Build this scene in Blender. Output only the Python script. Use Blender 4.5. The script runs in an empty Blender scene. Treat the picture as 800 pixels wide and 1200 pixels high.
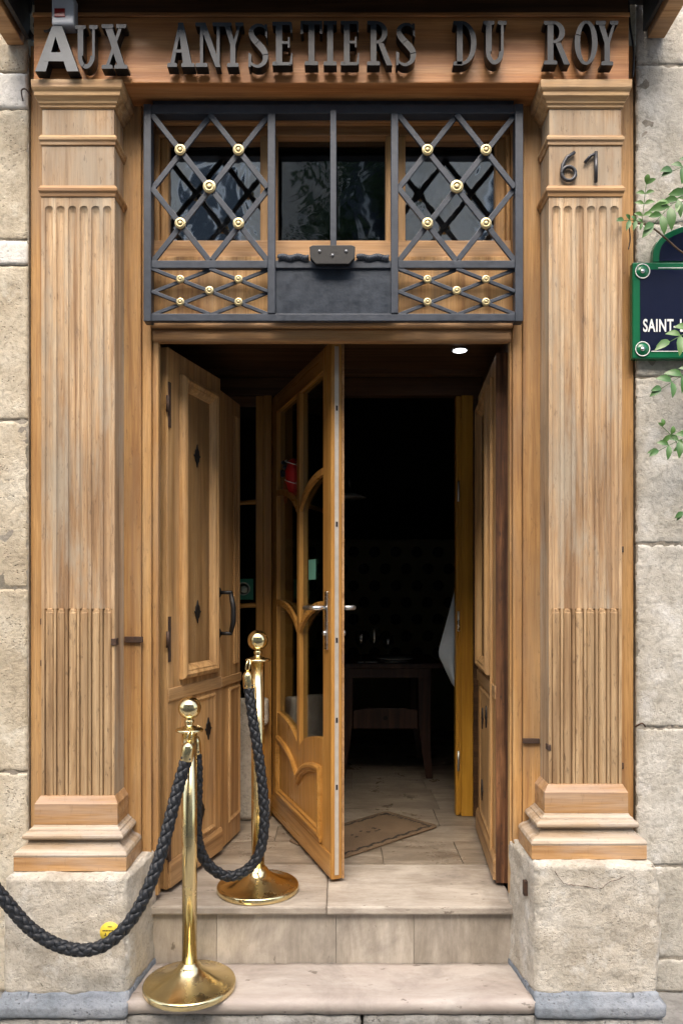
import bpy, bmesh, math, random
from mathutils import Vector, Matrix, noise
random.seed(7)
R = math.radians
S = bpy.context.scene
COL = S.collection
# ------------------------------------------------------------------ camera, sky, sun, exposure
CY, CZ, F, HX, HY = -2.77, 1.13, 900.0, 400.0, 693.0
cam = bpy.data.cameras.new('camera'); cam.sensor_fit = 'HORIZONTAL'; cam.sensor_width = 36
cam.lens = F / 800 * 36; cam.shift_y = (HY - 600) / 800; cam.clip_start = .05; cam.clip_end = 500
co = bpy.data.objects.new('camera', cam); COL.objects.link(co)
co.location = (0, CY, CZ); co.rotation_euler = (R(90), 0, 0); S.camera = co
SUN_EL, SUN_AZ = R(54), R(-4)          # azimuth from -Y towards +X
w = bpy.data.worlds.new('World'); S.world = w; w.use_nodes = True
nt = w.node_tree; bg = nt.nodes['Background']; sky = nt.nodes.new('ShaderNodeTexSky')
sky.sky_type = 'NISHITA'; sky.sun_disc = False; sky.sun_elevation = SUN_EL
sky.sun_rotation = math.pi - SUN_AZ; sky.air_density = 1.3; sky.dust_density = 5; sky.ozone_density = .6
nt.links.new(sky.outputs[0], bg.inputs[0]); bg.inputs[1].default_value = .15
sl = bpy.data.lights.new('sun', 'SUN'); sl.energy = 1.2; sl.angle = R(60); sl.color = (1, .96, .9)
so = bpy.data.objects.new('sun', sl); COL.objects.link(so)
sd = Vector((math.sin(SUN_AZ) * math.cos(SUN_EL), -math.cos(SUN_AZ) * math.cos(SUN_EL), math.sin(SUN_EL)))
so.rotation_euler = sd.to_track_quat('Z', 'Y').to_euler(); so.location = (0, -6, 9)
vs = S.view_settings; vs.view_transform = 'Standard'; vs.look = 'None'; vs.gamma = 1; vs.use_curve_mapping = False
vs.exposure = 1.47
try:
    S.cycles.max_bounces = 10; S.cycles.transparent_max_bounces = 16
except Exception: pass

def PX(x, y, Y):                       # size taken off the photograph: pixel + real depth -> real point
    d = (Y - CY) / F
    return Vector(((x - HX) * d, Y, CZ + (HY - y) * d))

# ------------------------------------------------------------------ materials
class N:
    def __init__(s, name):
        s.m = bpy.data.materials.new(name); s.m.use_nodes = True; s.t = s.m.node_tree
        s.b = s.t.nodes['Principled BSDF']
        s.tc = s.t.nodes.new('ShaderNodeTexCoord')
    def nd(s, typ, **k):
        n = s.t.nodes.new(typ)
        for a, v in k.items(): setattr(n, a, v)
        return n
    def lk(s, a, b): s.t.links.new(a, b)
    def mp(s, scale, src=None, loc=(0, 0, 0)):
        m = s.nd('ShaderNodeMapping'); m.inputs['Scale'].default_value = scale; m.inputs['Location'].default_value = loc
        s.lk(src or s.tc.outputs['Object'], m.inputs['Vector']); return m.outputs[0]
    def noise(s, scale, vec=None, detail=6, rough=.6, dist=0):
        n = s.nd('ShaderNodeTexNoise'); n.inputs['Scale'].default_value = scale; n.inputs['Detail'].default_value = detail
        n.inputs['Roughness'].default_value = rough; n.inputs['Distortion'].default_value = dist
        s.lk(vec if vec is not None else s.tc.outputs['Object'], n.inputs['Vector']); return n.outputs['Fac']
    def vor(s, scale, vec=None, out='Distance', feature='F1'):
        n = s.nd('ShaderNodeTexVoronoi'); n.feature = feature; n.inputs['Scale'].default_value = scale
        s.lk(vec if vec is not None else s.tc.outputs['Object'], n.inputs['Vector']); return n.outputs[out]
    def ramp(s, fac, stops):
        n = s.nd('ShaderNodeValToRGB'); e = n.color_ramp.elements
        while len(e) < len(stops): e.new(.5)
        for i, (p, c) in enumerate(stops):
            e[i].position = p; e[i].color = (c, c, c, 1) if isinstance(c, (int, float)) else (*c, 1)
        s.lk(fac, n.inputs[0]); return n.outputs[0]
    def mix(s, fac, a, b, mode='MIX'):
        n = s.nd('ShaderNodeMix', data_type='RGBA', blend_type=mode)
        if isinstance(fac, float): n.inputs[0].default_value = fac
        else: s.lk(fac, n.inputs[0])
        for sock, v in ((n.inputs[6], a), (n.inputs[7], b)):
            if isinstance(v, tuple): sock.default_value = (*v, 1)
            else: s.lk(v, sock)
        return n.outputs[2]
    def math(s, op, a, b=None):
        n = s.nd('ShaderNodeMath', operation=op)
        for i, v in enumerate((a, b)):
            if v is None: continue
            if isinstance(v, (int, float)): n.inputs[i].default_value = v
            else: s.lk(v, n.inputs[i])
        return n.outputs[0]
    def bump(s, h, strength, dist=.01, nrm=None):
        n = s.nd('ShaderNodeBump'); n.inputs['Strength'].default_value = strength; n.inputs['Distance'].default_value = dist
        s.lk(h, n.inputs['Height'])
        if nrm is not None: s.lk(nrm, n.inputs['Normal'])
        return n.outputs[0]
    def done(s, col=None, rough=.5, nrm=None, **k):
        if col is not None:
            if isinstance(col, tuple): s.b.inputs['Base Color'].default_value = (*col, 1)
            else: s.lk(col, s.b.inputs['Base Color'])
        if isinstance(rough, (int, float)): s.b.inputs['Roughness'].default_value = rough
        else: s.lk(rough, s.b.inputs['Roughness'])
        if nrm is not None: s.lk(nrm, s.b.inputs['Normal'])
        for a, v in k.items(): s.b.inputs[a.replace('_', ' ')].default_value = v
        return s.m

def wood(name, dark, mid, light, axis='z', rough=.5, wear=0., wearcol=(.33, .29, .26), grain=1.0, bumpk=.25, spots=0.):
    n = N(name)
    sc = {'z': (1, 1, .035), 'x': (.035, 1, 1), 'y': (1, .035, 1)}[axis]
    v = n.mp(sc)
    isl = n.nd('ShaderNodeNewGeometry').outputs['Random Per Island']
    va = n.nd('ShaderNodeVectorMath', operation='ADD'); n.lk(v, va.inputs[0])
    cmb = n.nd('ShaderNodeCombineXYZ'); n.lk(n.math('MULTIPLY', isl, 7.), cmb.inputs[0]); n.lk(n.math('MULTIPLY', isl, 3.), cmb.inputs[1]); n.lk(cmb.outputs[0], va.inputs[1])
    v = va.outputs[0]
    a = n.noise(28 * grain, v, 8, .65, .6)
    fine = n.noise(230 * grain, v, 4, .6)
    big = n.noise(2.2, n.mp({'z': (1, 1, .5), 'x': (.5, 1, 1), 'y': (1, .5, 1)}[axis]), 4, .6)
    c = n.ramp(a, [(.36, dark), (.50, mid), (.64, light)])
    c = n.mix(n.ramp(fine, [(.44, .0), (.60, .42)]), c, dark, 'MIX') if grain else c
    c = n.mix(.55, c, n.ramp(big, [(.34, (.6, .54, .5)), (.62, (1.15, 1.13, 1.12))]), 'MULTIPLY')
    tone = n.ramp(isl, [(0., (.93, .91, .89)), (1., (1.05, 1.04, 1.02))]); c = n.mix(1.0, c, tone, 'MULTIPLY')
    if wear:
        wn = n.noise(9, n.mp({'z': (1, 1, .16), 'x': (.16, 1, 1), 'y': (1, .16, 1)}[axis]), 8, .7, .4)
        c = n.mix(n.ramp(wn, [(.46, 0.), (.62, wear)]), c, wearcol)
        wn2 = n.noise(3.1, n.mp((1, 1, .6), loc=(4, 2, 7)), 5, .6)
        c = n.mix(n.ramp(wn2, [(.5, 0.), (.66, wear * .7)]), c, tuple(x * y for x, y in zip(wearcol, (.62, .54, .47))))
    if spots:
        sp = n.noise(75, n.mp((1, 1, .25)), 3, .7)
        c = n.mix(n.ramp(sp, [(.60, 0.), (.68, spots)]), c, (.05, .03, .02))
    h = n.math('ADD', a, n.math('MULTIPLY', fine, .7))
    rr = n.ramp(a, [(.3, rough + .12), (.7, rough - .05)])
    return n.done(c, rr, n.bump(h, bumpk, .004), Specular_IOR_Level=.4)

def stone(name, c1, c2, c3, pits=1., scale=1., bumpk=.6, stain=None, stri=False):
    n = N(name)
    a = n.noise(3.2 * scale, None, 8, .62); b = n.noise(42 * scale, None, 6, .7)
    vv = n.mp((1, 1, 3.2)) if stri else None
    p = n.vor(70 * scale, vv); pn = n.noise(11 * scale, None, 4, .6)
    c = n.ramp(a, [(.38, c1), (.5, c2), (.62, c3)])
    c = n.mix(n.ramp(b, [(.38, .42), (.52, 0.)]), c, tuple(x * .55 for x in c1))
    big = n.noise(9 * scale, n.mp((1, 1, .8), loc=(3, 1, 5)), 5, .7)
    c = n.mix(n.ramp(big, [(.54, 0.), (.68, .35)]), c, tuple(min(.8, x * 1.5) for x in c3))
    pit = n.math('MULTIPLY', n.ramp(p, [(.1, 1.), (.3, 0.)]), n.ramp(pn, [(.48, 0.), (.6, 1.)]))
    c = n.mix(n.math('MULTIPLY', pit, .6 * pits), c, (.07, .055, .04))
    if stain:
        s = n.noise(1.4, n.mp((1, 1, .35)), 5, .6)
        c = n.mix(n.ramp(s, [(.45, 0.), (.7, .75)]), c, stain)
    h = n.math('SUBTRACT', n.math('ADD', b, n.math('MULTIPLY', a, .6)), n.math('MULTIPLY', pit, .9 * pits))
    return n.done(c, .88, n.bump(h, bumpk, .012), Specular_IOR_Level=.25)

def travertine(name, c1, c2, c3, rough, axis='x'):
    n = N(name); isl = n.nd('ShaderNodeNewGeometry').outputs['Random Per Island']
    v = n.mp((.3, 1, 1) if axis == 'x' else (1, 1, .2))
    va = n.nd('ShaderNodeVectorMath', operation='ADD'); n.lk(v, va.inputs[0])
    cmb = n.nd('ShaderNodeCombineXYZ'); n.lk(n.math('MULTIPLY', isl, 9.), cmb.inputs[0]); n.lk(n.math('MULTIPLY', isl, 5.), cmb.inputs[1]); n.lk(cmb.outputs[0], va.inputs[1])
    a = n.noise(9, va.outputs[0], 10, .75, .3); b = n.noise(60, None, 5, .7)
    c = n.ramp(a, [(.38, c1), (.5, c2), (.62, c3)])
    c = n.mix(1.0, c, n.ramp(isl, [(0., (.78, .76, .73)), (1., (1.08, 1.07, 1.05))]), 'MULTIPLY')
    dirt = n.noise(2.6, None, 7, .7, .5)
    c = n.mix(n.ramp(dirt, [(.48, 0.), (.64, .55)]), c, (.16, .14, .12))
    pit = n.ramp(n.noise(34, n.mp((.5, 1, 1) if axis == 'x' else (1, 1, .5)), 3, .6), [(.66, 0.), (.72, .7)])
    c = n.mix(pit, c, (.09, .07, .05))
    h = n.math('SUBTRACT', n.math('MULTIPLY', b, .5), pit)
    return n.done(c, n.ramp(dirt, [(.3, rough), (.7, rough + .2)]), n.bump(h, .35, .004), Specular_IOR_Level=.4)

def paint(name, c, rough=.4, metallic=0., mott=.35, bumpk=.15, sc=30, c2=None, **k):
    n = N(name); a = n.noise(sc, None, 7, .7); b = n.noise(5, None, 4, .6)
    col = n.mix(n.ramp(a, [(.35, mott), (.65, 0.)]), c, c2 or tuple(x * .5 for x in c))
    col = n.mix(n.ramp(b, [(.45, 0.), (.75, mott)]), col, tuple(min(.9, x * 1.45 + .01) for x in c))
    return n.done(col, n.ramp(a, [(.3, max(.03, rough - .08)), (.7, rough + .1)]), n.bump(a, bumpk, .003), Metallic=metallic, **k)

def glass(name, tint, base=.06, rough=.02, wob=.0):
    n = N(name); t = n.t
    tr = n.nd('ShaderNodeBsdfTransparent'); tr.inputs[0].default_value = (*tint, 1)
    gl = n.nd('ShaderNodeBsdfGlossy'); gl.inputs['Roughness'].default_value = rough
    lw = n.nd('ShaderNodeLayerWeight'); f = n.math('POWER', lw.outputs['Facing'], 4.)
    f = n.math('ADD', n.math('MULTIPLY', f, .8), base)
    if wob:
        nz = n.noise(4.5, None, 3, .5, .6); nb = n.bump(nz, wob, .02); n.lk(nb, gl.inputs['Normal'])
    m = n.nd('ShaderNodeMixShader'); n.lk(f, m.inputs[0]); n.lk(tr.outputs[0], m.inputs[1]); n.lk(gl.outputs[0], m.inputs[2])
    n.lk(m.outputs[0], n.t.nodes['Material Output'].inputs['Surface']); return n.m

M = {}
PD, PM, PL = (.26, .16, .085), (.50, .345, .20), (.64, .495, .325)
M['pil'] = wood('weathered pale oak', PD, PM, PL, 'z', .62, .8, (.40, .345, .265), spots=.35, bumpk=.4)
M['pilx'] = wood('weathered pale oak across', PD, PM, PL, 'x', .6, .5, (.38, .31, .26), spots=.2)
M['reed'] = wood('worn reeded oak', (.24, .145, .07), (.48, .325, .175), (.64, .48, .29), 'z', .65, .55, (.36, .25, .14), spots=.5, bumpk=.6)
M['basew'] = wood('waxed oak base', (.3, .16, .065), (.48, .28, .12), (.58, .37, .18), 'x', .5, .35, (.45, .38, .33), spots=.15)
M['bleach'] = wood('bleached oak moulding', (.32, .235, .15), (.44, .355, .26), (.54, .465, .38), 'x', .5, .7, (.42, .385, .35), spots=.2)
M['capx'] = wood('golden oak cornice', (.32, .19, .085), (.53, .345, .17), (.63, .45, .25), 'x', .5, .25)
M['case'] = wood('honey oak casing', (.30, .155, .058), (.50, .29, .108), (.60, .385, .17), 'z', .55, .45, (.34, .235, .14), spots=.3)
M['casex'] = wood('honey oak casing across', (.28, .145, .058), (.46, .265, .11), (.56, .345, .165), 'x', .5, .3, (.36, .27, .2))
M['sign'] = wood('sign board oak', (.34, .14, .045), (.52, .235, .08), (.60, .31, .12), 'x', .42, .15, (.3, .2, .14))
M['door'] = wood('outer door oak', (.32, .175, .065), (.55, .33, .135), (.66, .43, .2), 'z', .45, .3, (.3, .22, .15), spots=.2)
M['doorx'] = wood('outer door oak across', (.27, .15, .06), (.48, .29, .125), (.60, .39, .19), 'x', .45, .3, (.3, .22, .16))
M['glossw'] = wood('varnished yellow oak', (.33, .16, .035), (.46, .24, .06), (.53, .30, .09), 'z', .28, 0, bumpk=.08)
M['glosswx'] = wood('varnished yellow oak across', (.33, .16, .035), (.46, .24, .06), (.53, .30, .09), 'x', .28, 0, bumpk=.08)
M['yellow'] = wood('yellow varnished jamb', (.38, .18, .02), (.50, .26, .03), (.56, .31, .05), 'z', .3, 0, bumpk=.08)
M['oldw'] = wood('dark worn hinge edge', (.05, .022, .01), (.2, .085, .035), (.38, .18, .08), 'z', .7, .8, (.045, .022, .014), spots=.8, bumpk=.7)
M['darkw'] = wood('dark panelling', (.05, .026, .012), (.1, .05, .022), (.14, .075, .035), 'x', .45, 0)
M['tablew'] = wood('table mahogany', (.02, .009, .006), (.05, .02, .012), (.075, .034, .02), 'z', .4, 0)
M['wall'] = stone('pitted limestone', (.45, .385, .285), (.56, .495, .385), (.63, .58, .48), .9, 1.25, .65)
M['wallr'] = stone('grey limestone', (.42, .39, .33), (.52, .49, .43), (.61, .585, .53), .9, 1.2, .65, stri=True)
M['plaster'] = stone('white lime patch', (.62, .6, .55), (.7, .68, .63), (.76, .74, .7), .4, 1., .5)
M['plinth'] = stone('tooled plinth stone', (.44, .39, .315), (.54, .49, .41), (.63, .585, .51), .6, 1.6, .65)
M['skirt'] = stone('grey painted footing', (.17, .19, .215), (.22, .245, .275), (.29, .31, .34), .6, 1., .6)
M['low'] = stone('worn kerb stone', (.2, .19, .17), (.28, .27, .25), (.36, .35, .33), .8, 1.2, .7)
M['mortar'] = stone('mortar', (.2, .18, .14), (.27, .24, .2), (.34, .31, .26), .3, 1.4, .5)
M['trav'] = travertine('travertine floor', (.18, .145, .11), (.28, .235, .185), (.40, .345, .28), .22)
M['travstep'] = travertine('travertine sill', (.27, .23, .19), (.38, .335, .285), (.48, .435, .38), .4)
M['travris'] = travertine('travertine riser', (.30, .265, .22), (.41, .365, .31), (.51, .46, .40), .45, 'z')
M['pinkst'] = travertine('pale pink step stone', (.38, .33, .30), (.44, .39, .355), (.50, .455, .42), .5)
M['iron'] = paint('grey wrought iron', (.036, .045, .062), .42, .2, .45, .35, 45)
M['ironp'] = paint('sheet iron panel', (.03, .04, .057), .36, .3, .6, .4, 28)
M['black'] = paint('black iron', (.005, .005, .006), .5, .0, .3, .3)
M['letter'] = paint('painted zinc letter face', (.034, .041, .052), .45, 0, .5, .2, 22, Specular_IOR_Level=.35)
M['letterb'] = paint('darker zinc letter face', (.018, .022, .028), .4, 0, .5, .2, 22, Specular_IOR_Level=.3)  # darker face tone, used for the letters from the T onward
M['lettera'] = paint('pale zinc letter face', (.19, .20, .21), .55, 0, .4, .2, 22, Specular_IOR_Level=.3)
M['letters'] = paint('black letter return', (.012, .012, .013), .35, .4, .3, .2)
M['digit'] = paint('gunmetal numeral', (.07, .07, .075), .35, .6, .3, .2)
M['rust'] = paint('rusty iron', (.05, .035, .028), .7, .4, .6, .5, 60, (.13, .06, .03))
def brass(name, c, r):
    n = N(name); a = n.noise(7, None, 5, .6); s = n.noise(120, n.mp((1, 1, .2)), 3, .6)
    return n.done(n.mix(n.ramp(a, [(.4, 0.), (.75, .5)]), c, tuple(x * .72 for x in c)), n.ramp(a, [(.42, r), (.6, r + .16)]), n.bump(s, .03, .001), Metallic=1.)
M['brass'] = brass('polished brass', (.80, .65, .35), .13)
M['brasso'] = brass('pale brass rosette', (.55, .46, .26), .34)
M['chrome'] = brass('satin steel', (.7, .7, .7), .25)
M['alu'] = paint('aluminium strip', (.60, .54, .46), .4, .4, .3, .1)
def ropemat():
    n = N('black braided nylon'); a = n.noise(260, n.mp((1, 1, 1)), 3, .6)
    c = n.ramp(a, [(.35, (.006, .007, .009)), (.7, (.019, .022, .028))])
    return n.done(c, .5, n.bump(a, .5, .002), Specular_IOR_Level=.4)
M['rope'] = ropemat()
M['green'] = paint('green enamel', (.008, .13, .055), .18, 0, .15, .03)
M['blue'] = paint('navy enamel', (.008, .011, .032), .08, 0, .15, .03)
M['white'] = paint('white enamel', (.8, .81, .8), .3, 0, .1, .05)
M['box'] = paint('pale grey plastic', (.5, .53, .58), .4, 0, .2, .1)
M['red'] = paint('dark red window', (.22, .008, .008), .2, 0, .3, .1)
M['redorn'] = paint('red cord', (.5, .012, .012), .5, 0, .3, .2)
M['cable'] = paint('dark cable', (.02, .02, .022), .5, 0, .3, .2)
M['canopy'] = paint('dark canopy soffit', (.025, .02, .018), .6, 0, .4, .2)
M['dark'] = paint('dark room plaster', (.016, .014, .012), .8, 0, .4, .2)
M['zinc'] = paint('weathered zinc', (.3, .31, .33), .45, .6, .4, .2)
M['yellowst'] = paint('yellow sticker', (.75, .56, .05), .5, 0, .2, .05)
M['ink'] = paint('printed ink', (.03, .03, .03), .6, 0, .1, .0)
M['cloth'] = paint('pale blue cloth', (.42, .48, .53), .85, 0, .2, .2)
M['paper'] = paint('pale notice paper', (.35, .42, .38), .7, 0, .1, .0)
M['greenst'] = paint('green window sticker', (.03, .2, .13), .4, 0, .2, .0)
M['teal'] = paint('teal notice', (.12, .33, .26), .6, 0, .2, .0)
M['mat'] = paint('coir doormat', (.15, .10, .058), .95, 0, .6, .9, 220)
M['matd'] = paint('dark coir motif', (.03, .022, .016), .95, 0, .4, .8, 220)
M['asphalt'] = paint('asphalt', (.05, .05, .052), .85, 0, .5, .6, 90)
M['pave'] = stone('pavement slabs', (.2, .19, .18), (.27, .265, .25), (.33, .32, .3), .5, 1.2, .4)
M['facade'] = stone('street facade render', (.4, .37, .32), (.5, .47, .42), (.56, .53, .48), .2, .5, .2)
M['slate'] = paint('roof slate', (.07, .075, .085), .6, 0, .4, .3)
M['leaf'] = paint('fresh green leaf', (.045, .125, .022), .42, 0, .5, .1, 14, (.03, .09, .015), Subsurface_Weight=.0, Transmission_Weight=.0)
M['leafb'] = paint('pale green leaf', (.08, .18, .035), .42, 0, .4, .1, 14)
M['stem'] = paint('vine stem', (.1, .06, .035), .8, 0, .4, .5)
M['treeleaf'] = paint('street tree leaf', (.03, .07, .02), .5, 0, .4, .1)
M['bark'] = paint('bark', (.09, .07, .05), .9, 0, .5, .8)
M['gwin'] = glass('old window glass', (.5, .53, .52), .16, .03, .10)
M['gwinb'] = glass('old wavy window glass', (.5, .53, .52), .56, .04, .14)
M['gdoor'] = glass('door glass', (.72, .76, .74), .05, .01, .02)
M['gware'] = glass('table glass', (.9, .92, .92), .09, .02)
M['gopp'] = paint('dark street window', (.02, .025, .03), .1, 0, .2, .02)
M['lamp'] = N('lit downlight').m
b_ = M['lamp'].node_tree.nodes['Principled BSDF']; b_.inputs['Emission Color'].default_value = (.95, .97, 1, 1); b_.inputs['Emission Strength'].default_value = 3
M['plate'] = paint('white china', (.6, .6, .58), .15, 0, .1, .0)

# ------------------------------------------------------------------ builders
def root_of(o):
    while o.parent: o = o.parent
    return o
def tag(o, label=None, cat=None, group=None, kind=None):
    if label: o['label'] = label
    if cat: o['category'] = cat
    if group: o['group'] = group
    if kind: o['kind'] = kind
    return o
def thing(name, label, cat, loc=(0, 0, 0), rz=0, group=None):
    o = bpy.data.objects.new(name, None); COL.objects.link(o); o.empty_display_size = .1
    o.location = loc; o.rotation_euler = (0, 0, rz); return tag(o, label, cat, group)

class MB:
    def __init__(s): s.v = []; s.f = []; s.sm = []
    def add(s, vs, fs, smooth=False):
        k = len(s.v); s.v += [tuple(v) for v in vs]; s.f += [tuple(i + k for i in f) for f in fs]; s.sm += [smooth] * len(fs); return s
    def box(s, x0, x1, y0, y1, z0, z1):
        v = [(x, y, z) for x in (x0, x1) for y in (y0, y1) for z in (z0, z1)]
        return s.add(v, [(0, 1, 3, 2), (4, 6, 7, 5), (0, 4, 5, 1), (2, 3, 7, 6), (0, 2, 6, 4), (1, 5, 7, 3)])
    def prism(s, pts, y0, y1):                 # polygon in XZ, extruded along Y
        n = len(pts); v = [(p[0], y0, p[1]) for p in pts] + [(p[0], y1, p[1]) for p in pts]
        f = [tuple(range(n)), tuple(range(2 * n - 1, n - 1, -1))] + [(i, i + n, (i + 1) % n + n, (i + 1) % n) for i in range(n)]
        return s.add(v, f)
    def bar(s, a, b, w, y0, y1):               # bar from a to b in XZ
        a = Vector(a); b = Vector(b); d = (b - a).normalized(); n = Vector((-d.y, d.x)) * w / 2
        return s.prism([a + n, b + n, b - n, a - n], y0, y1)
    def loft(s, loops, cap=True, smooth=False):
        n = len(loops[0]); v = [p for l in loops for p in l]; f = []
        for k in range(len(loops) - 1):
            for i in range(n):
                j = (i + 1) % n; f.append((k * n + i, k * n + j, (k + 1) * n + j, (k + 1) * n + i))
        if cap: f += [tuple(range(n))[::-1], tuple(range((len(loops) - 1) * n, len(loops) * n))]
        return s.add(v, f, smooth)
    def stack(s, x0, x1, yf, yb, prof, ki=1., ko=1.):    # plan rectangle offset by prof (off, z); ki / ko scale the -x / +x offset
        return s.loft([[(x0 - o * ki, yb, z), (x0 - o * ki, yf - o, z), (x1 + o * ko, yf - o, z), (x1 + o * ko, yb, z)] for o, z in prof])
    def panel(s, u0, u1, z0, z1, prof, yb=0.):           # rings of (inset, height towards -y)
        return s.loft([[(u0 + i, yb - h, z0 + i), (u1 - i, yb - h, z0 + i), (u1 - i, yb - h, z1 - i), (u0 + i, yb - h, z1 - i)] for i, h in prof])
    def lathe(s, prof, c=(0, 0, 0), n=40, axis='z', sm=True):
        L = []
        for r, h in prof:
            L.append([(c[0] + r * math.cos(a), c[1] + r * math.sin(a), c[2] + h) if axis == 'z' else (c[0] + r * math.cos(a), c[1] - h, c[2] + r * math.sin(a))
                      for a in [2 * math.pi * i / n for i in range(n)]])
        return s.loft(L, True, sm)
    def tube(s, path, r, n=8, closed=False, sm=True):
        P = [Vector(p) for p in path]; L = []
        t0 = (P[1] - P[0]).normalized(); up = Vector((0, 0, 1)) if abs(t0.z) < .9 else Vector((1, 0, 0))
        nn = t0.cross(up).normalized()
        for i, p in enumerate(P):
            t = (P[min(i + 1, len(P) - 1)] - P[max(i - 1, 0)]).normalized()
            nn = (nn - t * nn.dot(t)).normalized(); b = t.cross(nn)
            rr = r[i] if isinstance(r, (list, tuple)) else r
            L.append([p + (nn * math.cos(a) + b * math.sin(a)) * rr for a in [2 * math.pi * k / n for k in range(n)]])
        return s.loft(L, True, sm)
    def rough(s, x0, x1, y0, y1, z0, z1, res=.02, amp=.004, fr=9., seed=0, rad=.006, shape=None):
        """dressed stone block: subdivided box, edges eased, surface displaced"""
        base = len(s.v); key = {}; so_ = Vector((seed * 3.1, seed * 1.7, seed * 2.3))
        nx, ny, nz = [max(1, min(90, int(round((b - a) / res)))) for a, b in ((x0, x1), (y0, y1), (z0, z1))]
        c = Vector(((x0 + x1) / 2, (y0 + y1) / 2, (z0 + z1) / 2)); hh = Vector(((x1 - x0) / 2, (y1 - y0) / 2, (z1 - z0) / 2))
        def vid(i, j, k):
            if (i, j, k) in key: return key[(i, j, k)]
            p = Vector((x0 + (x1 - x0) * i / nx, y0 + (y1 - y0) * j / ny, z0 + (z1 - z0) * k / nz))
            q = p - c; inner = Vector([max(-(h - rad), min(h - rad, t)) for t, h in zip(q, hh)]); d = q - inner
            nrm = d.normalized() if d.length > 1e-6 else Vector((0, -1, 0))
            if d.length > 1e-6: q = inner + nrm * rad
            a = noise.fractal((p + so_) * fr, 1.0, 2.1, 4) * amp
            e = sum(1 for t, h in zip(p - c, hh) if abs(abs(t) - h) < res * .7)
            if e >= 2: a -= abs(noise.noise((p + so_) * fr * 2.5)) * amp * 3.2
            p = c + q + nrm * a
            if shape: p = shape(p)
            s.v.append(tuple(p)); key[(i, j, k)] = len(s.v) - 1; return key[(i, j, k)]
        for (A, B, fn) in (((nx), (ny), None),):
            pass
        def quad(a, b, c_, d): s.f.append((a, b, c_, d)); s.sm.append(True)
        for i in range(nx):
            for j in range(ny):
                quad(vid(i, j, 0), vid(i, j + 1, 0), vid(i + 1, j + 1, 0), vid(i + 1, j, 0)); quad(vid(i, j, nz), vid(i + 1, j, nz), vid(i + 1, j + 1, nz), vid(i, j + 1, nz))
        for i in range(nx):
            for k in range(nz):
                quad(vid(i, 0, k), vid(i + 1, 0, k), vid(i + 1, 0, k + 1), vid(i, 0, k + 1)); quad(vid(i, ny, k), vid(i, ny, k + 1), vid(i + 1, ny, k + 1), vid(i + 1, ny, k))
        for j in range(ny):
            for k in range(nz):
                quad(vid(0, j, k), vid(0, j, k + 1), vid(0, j + 1, k + 1), vid(0, j + 1, k)); quad(vid(nx, j, k), vid(nx, j + 1, k), vid(nx, j + 1, k + 1), vid(nx, j, k + 1))
        return s
    def build(s, name, mat, parent=None, bevel=0., world=True, fix=True, mats=None, fmat=None):
        off = Vector((0, 0, 0))
        if parent is not None and world: off = Vector(root_of(parent).location)
        me = bpy.data.meshes.new(name); me.from_pydata([tuple(Vector(v) - off) for v in s.v], [], s.f)
        me.polygons.foreach_set('use_smooth', s.sm)
        if fix:
            bm = bmesh.new(); bm.from_mesh(me); bmesh.ops.recalc_face_normals(bm, faces=bm.faces); bm.to_mesh(me); bm.free()
        me.materials.append(mat)
        if mats:
            for m in mats: me.materials.append(m)
            for p in me.polygons: p.material_index = fmat(p)
        me.update(); o = bpy.data.objects.new(name, me); COL.objects.link(o); o.parent = parent
        if bevel:
            b = o.modifiers.new('b', 'BEVEL'); b.width = bevel; b.segments = 2; b.limit_method = 'ANGLE'; b.angle_limit = R(40)
            b.harden_normals = False
        return o
def copy_tree(o, parent=None):
    c = o.copy(); COL.objects.link(c); c.parent = parent
    for ch in list(o.children): copy_tree(ch, c)
    return c
def struct(o): o['kind'] = 'structure'; return o

C0 = -.034                                   # centre line of the doorway

# ------------------------------------------------------------------ setting: ground, street
m = MB().box(-60, 60, -60, 60, -.50, -.46); struct(m.build('ground', M['asphalt']))
m = MB()
random.seed(3)
for r in range(4):
    y0 = -1.55 + r * .44; x = -6 - random.random()
    while x < 6:
        wd = random.uniform(.7, 1.1); m.box(x, x + wd - .006, y0, y0 + .434, -.40, -.312 + random.uniform(-.001, .001)); x += wd
m.box(-30, 30, -1.7, -1.556, -.46, -.318)
struct(m.build('pavement', M['pave'], bevel=.004))
m = MB().box(-30, 30, -7.8, -1.71, -.459, -.44); struct(m.build('road', M['asphalt']))
m = MB().box(-30, 30, -9.3, -7.81, -.459, -.32); struct(m.build('pavement', M['pave'], bevel=.01))

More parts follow.
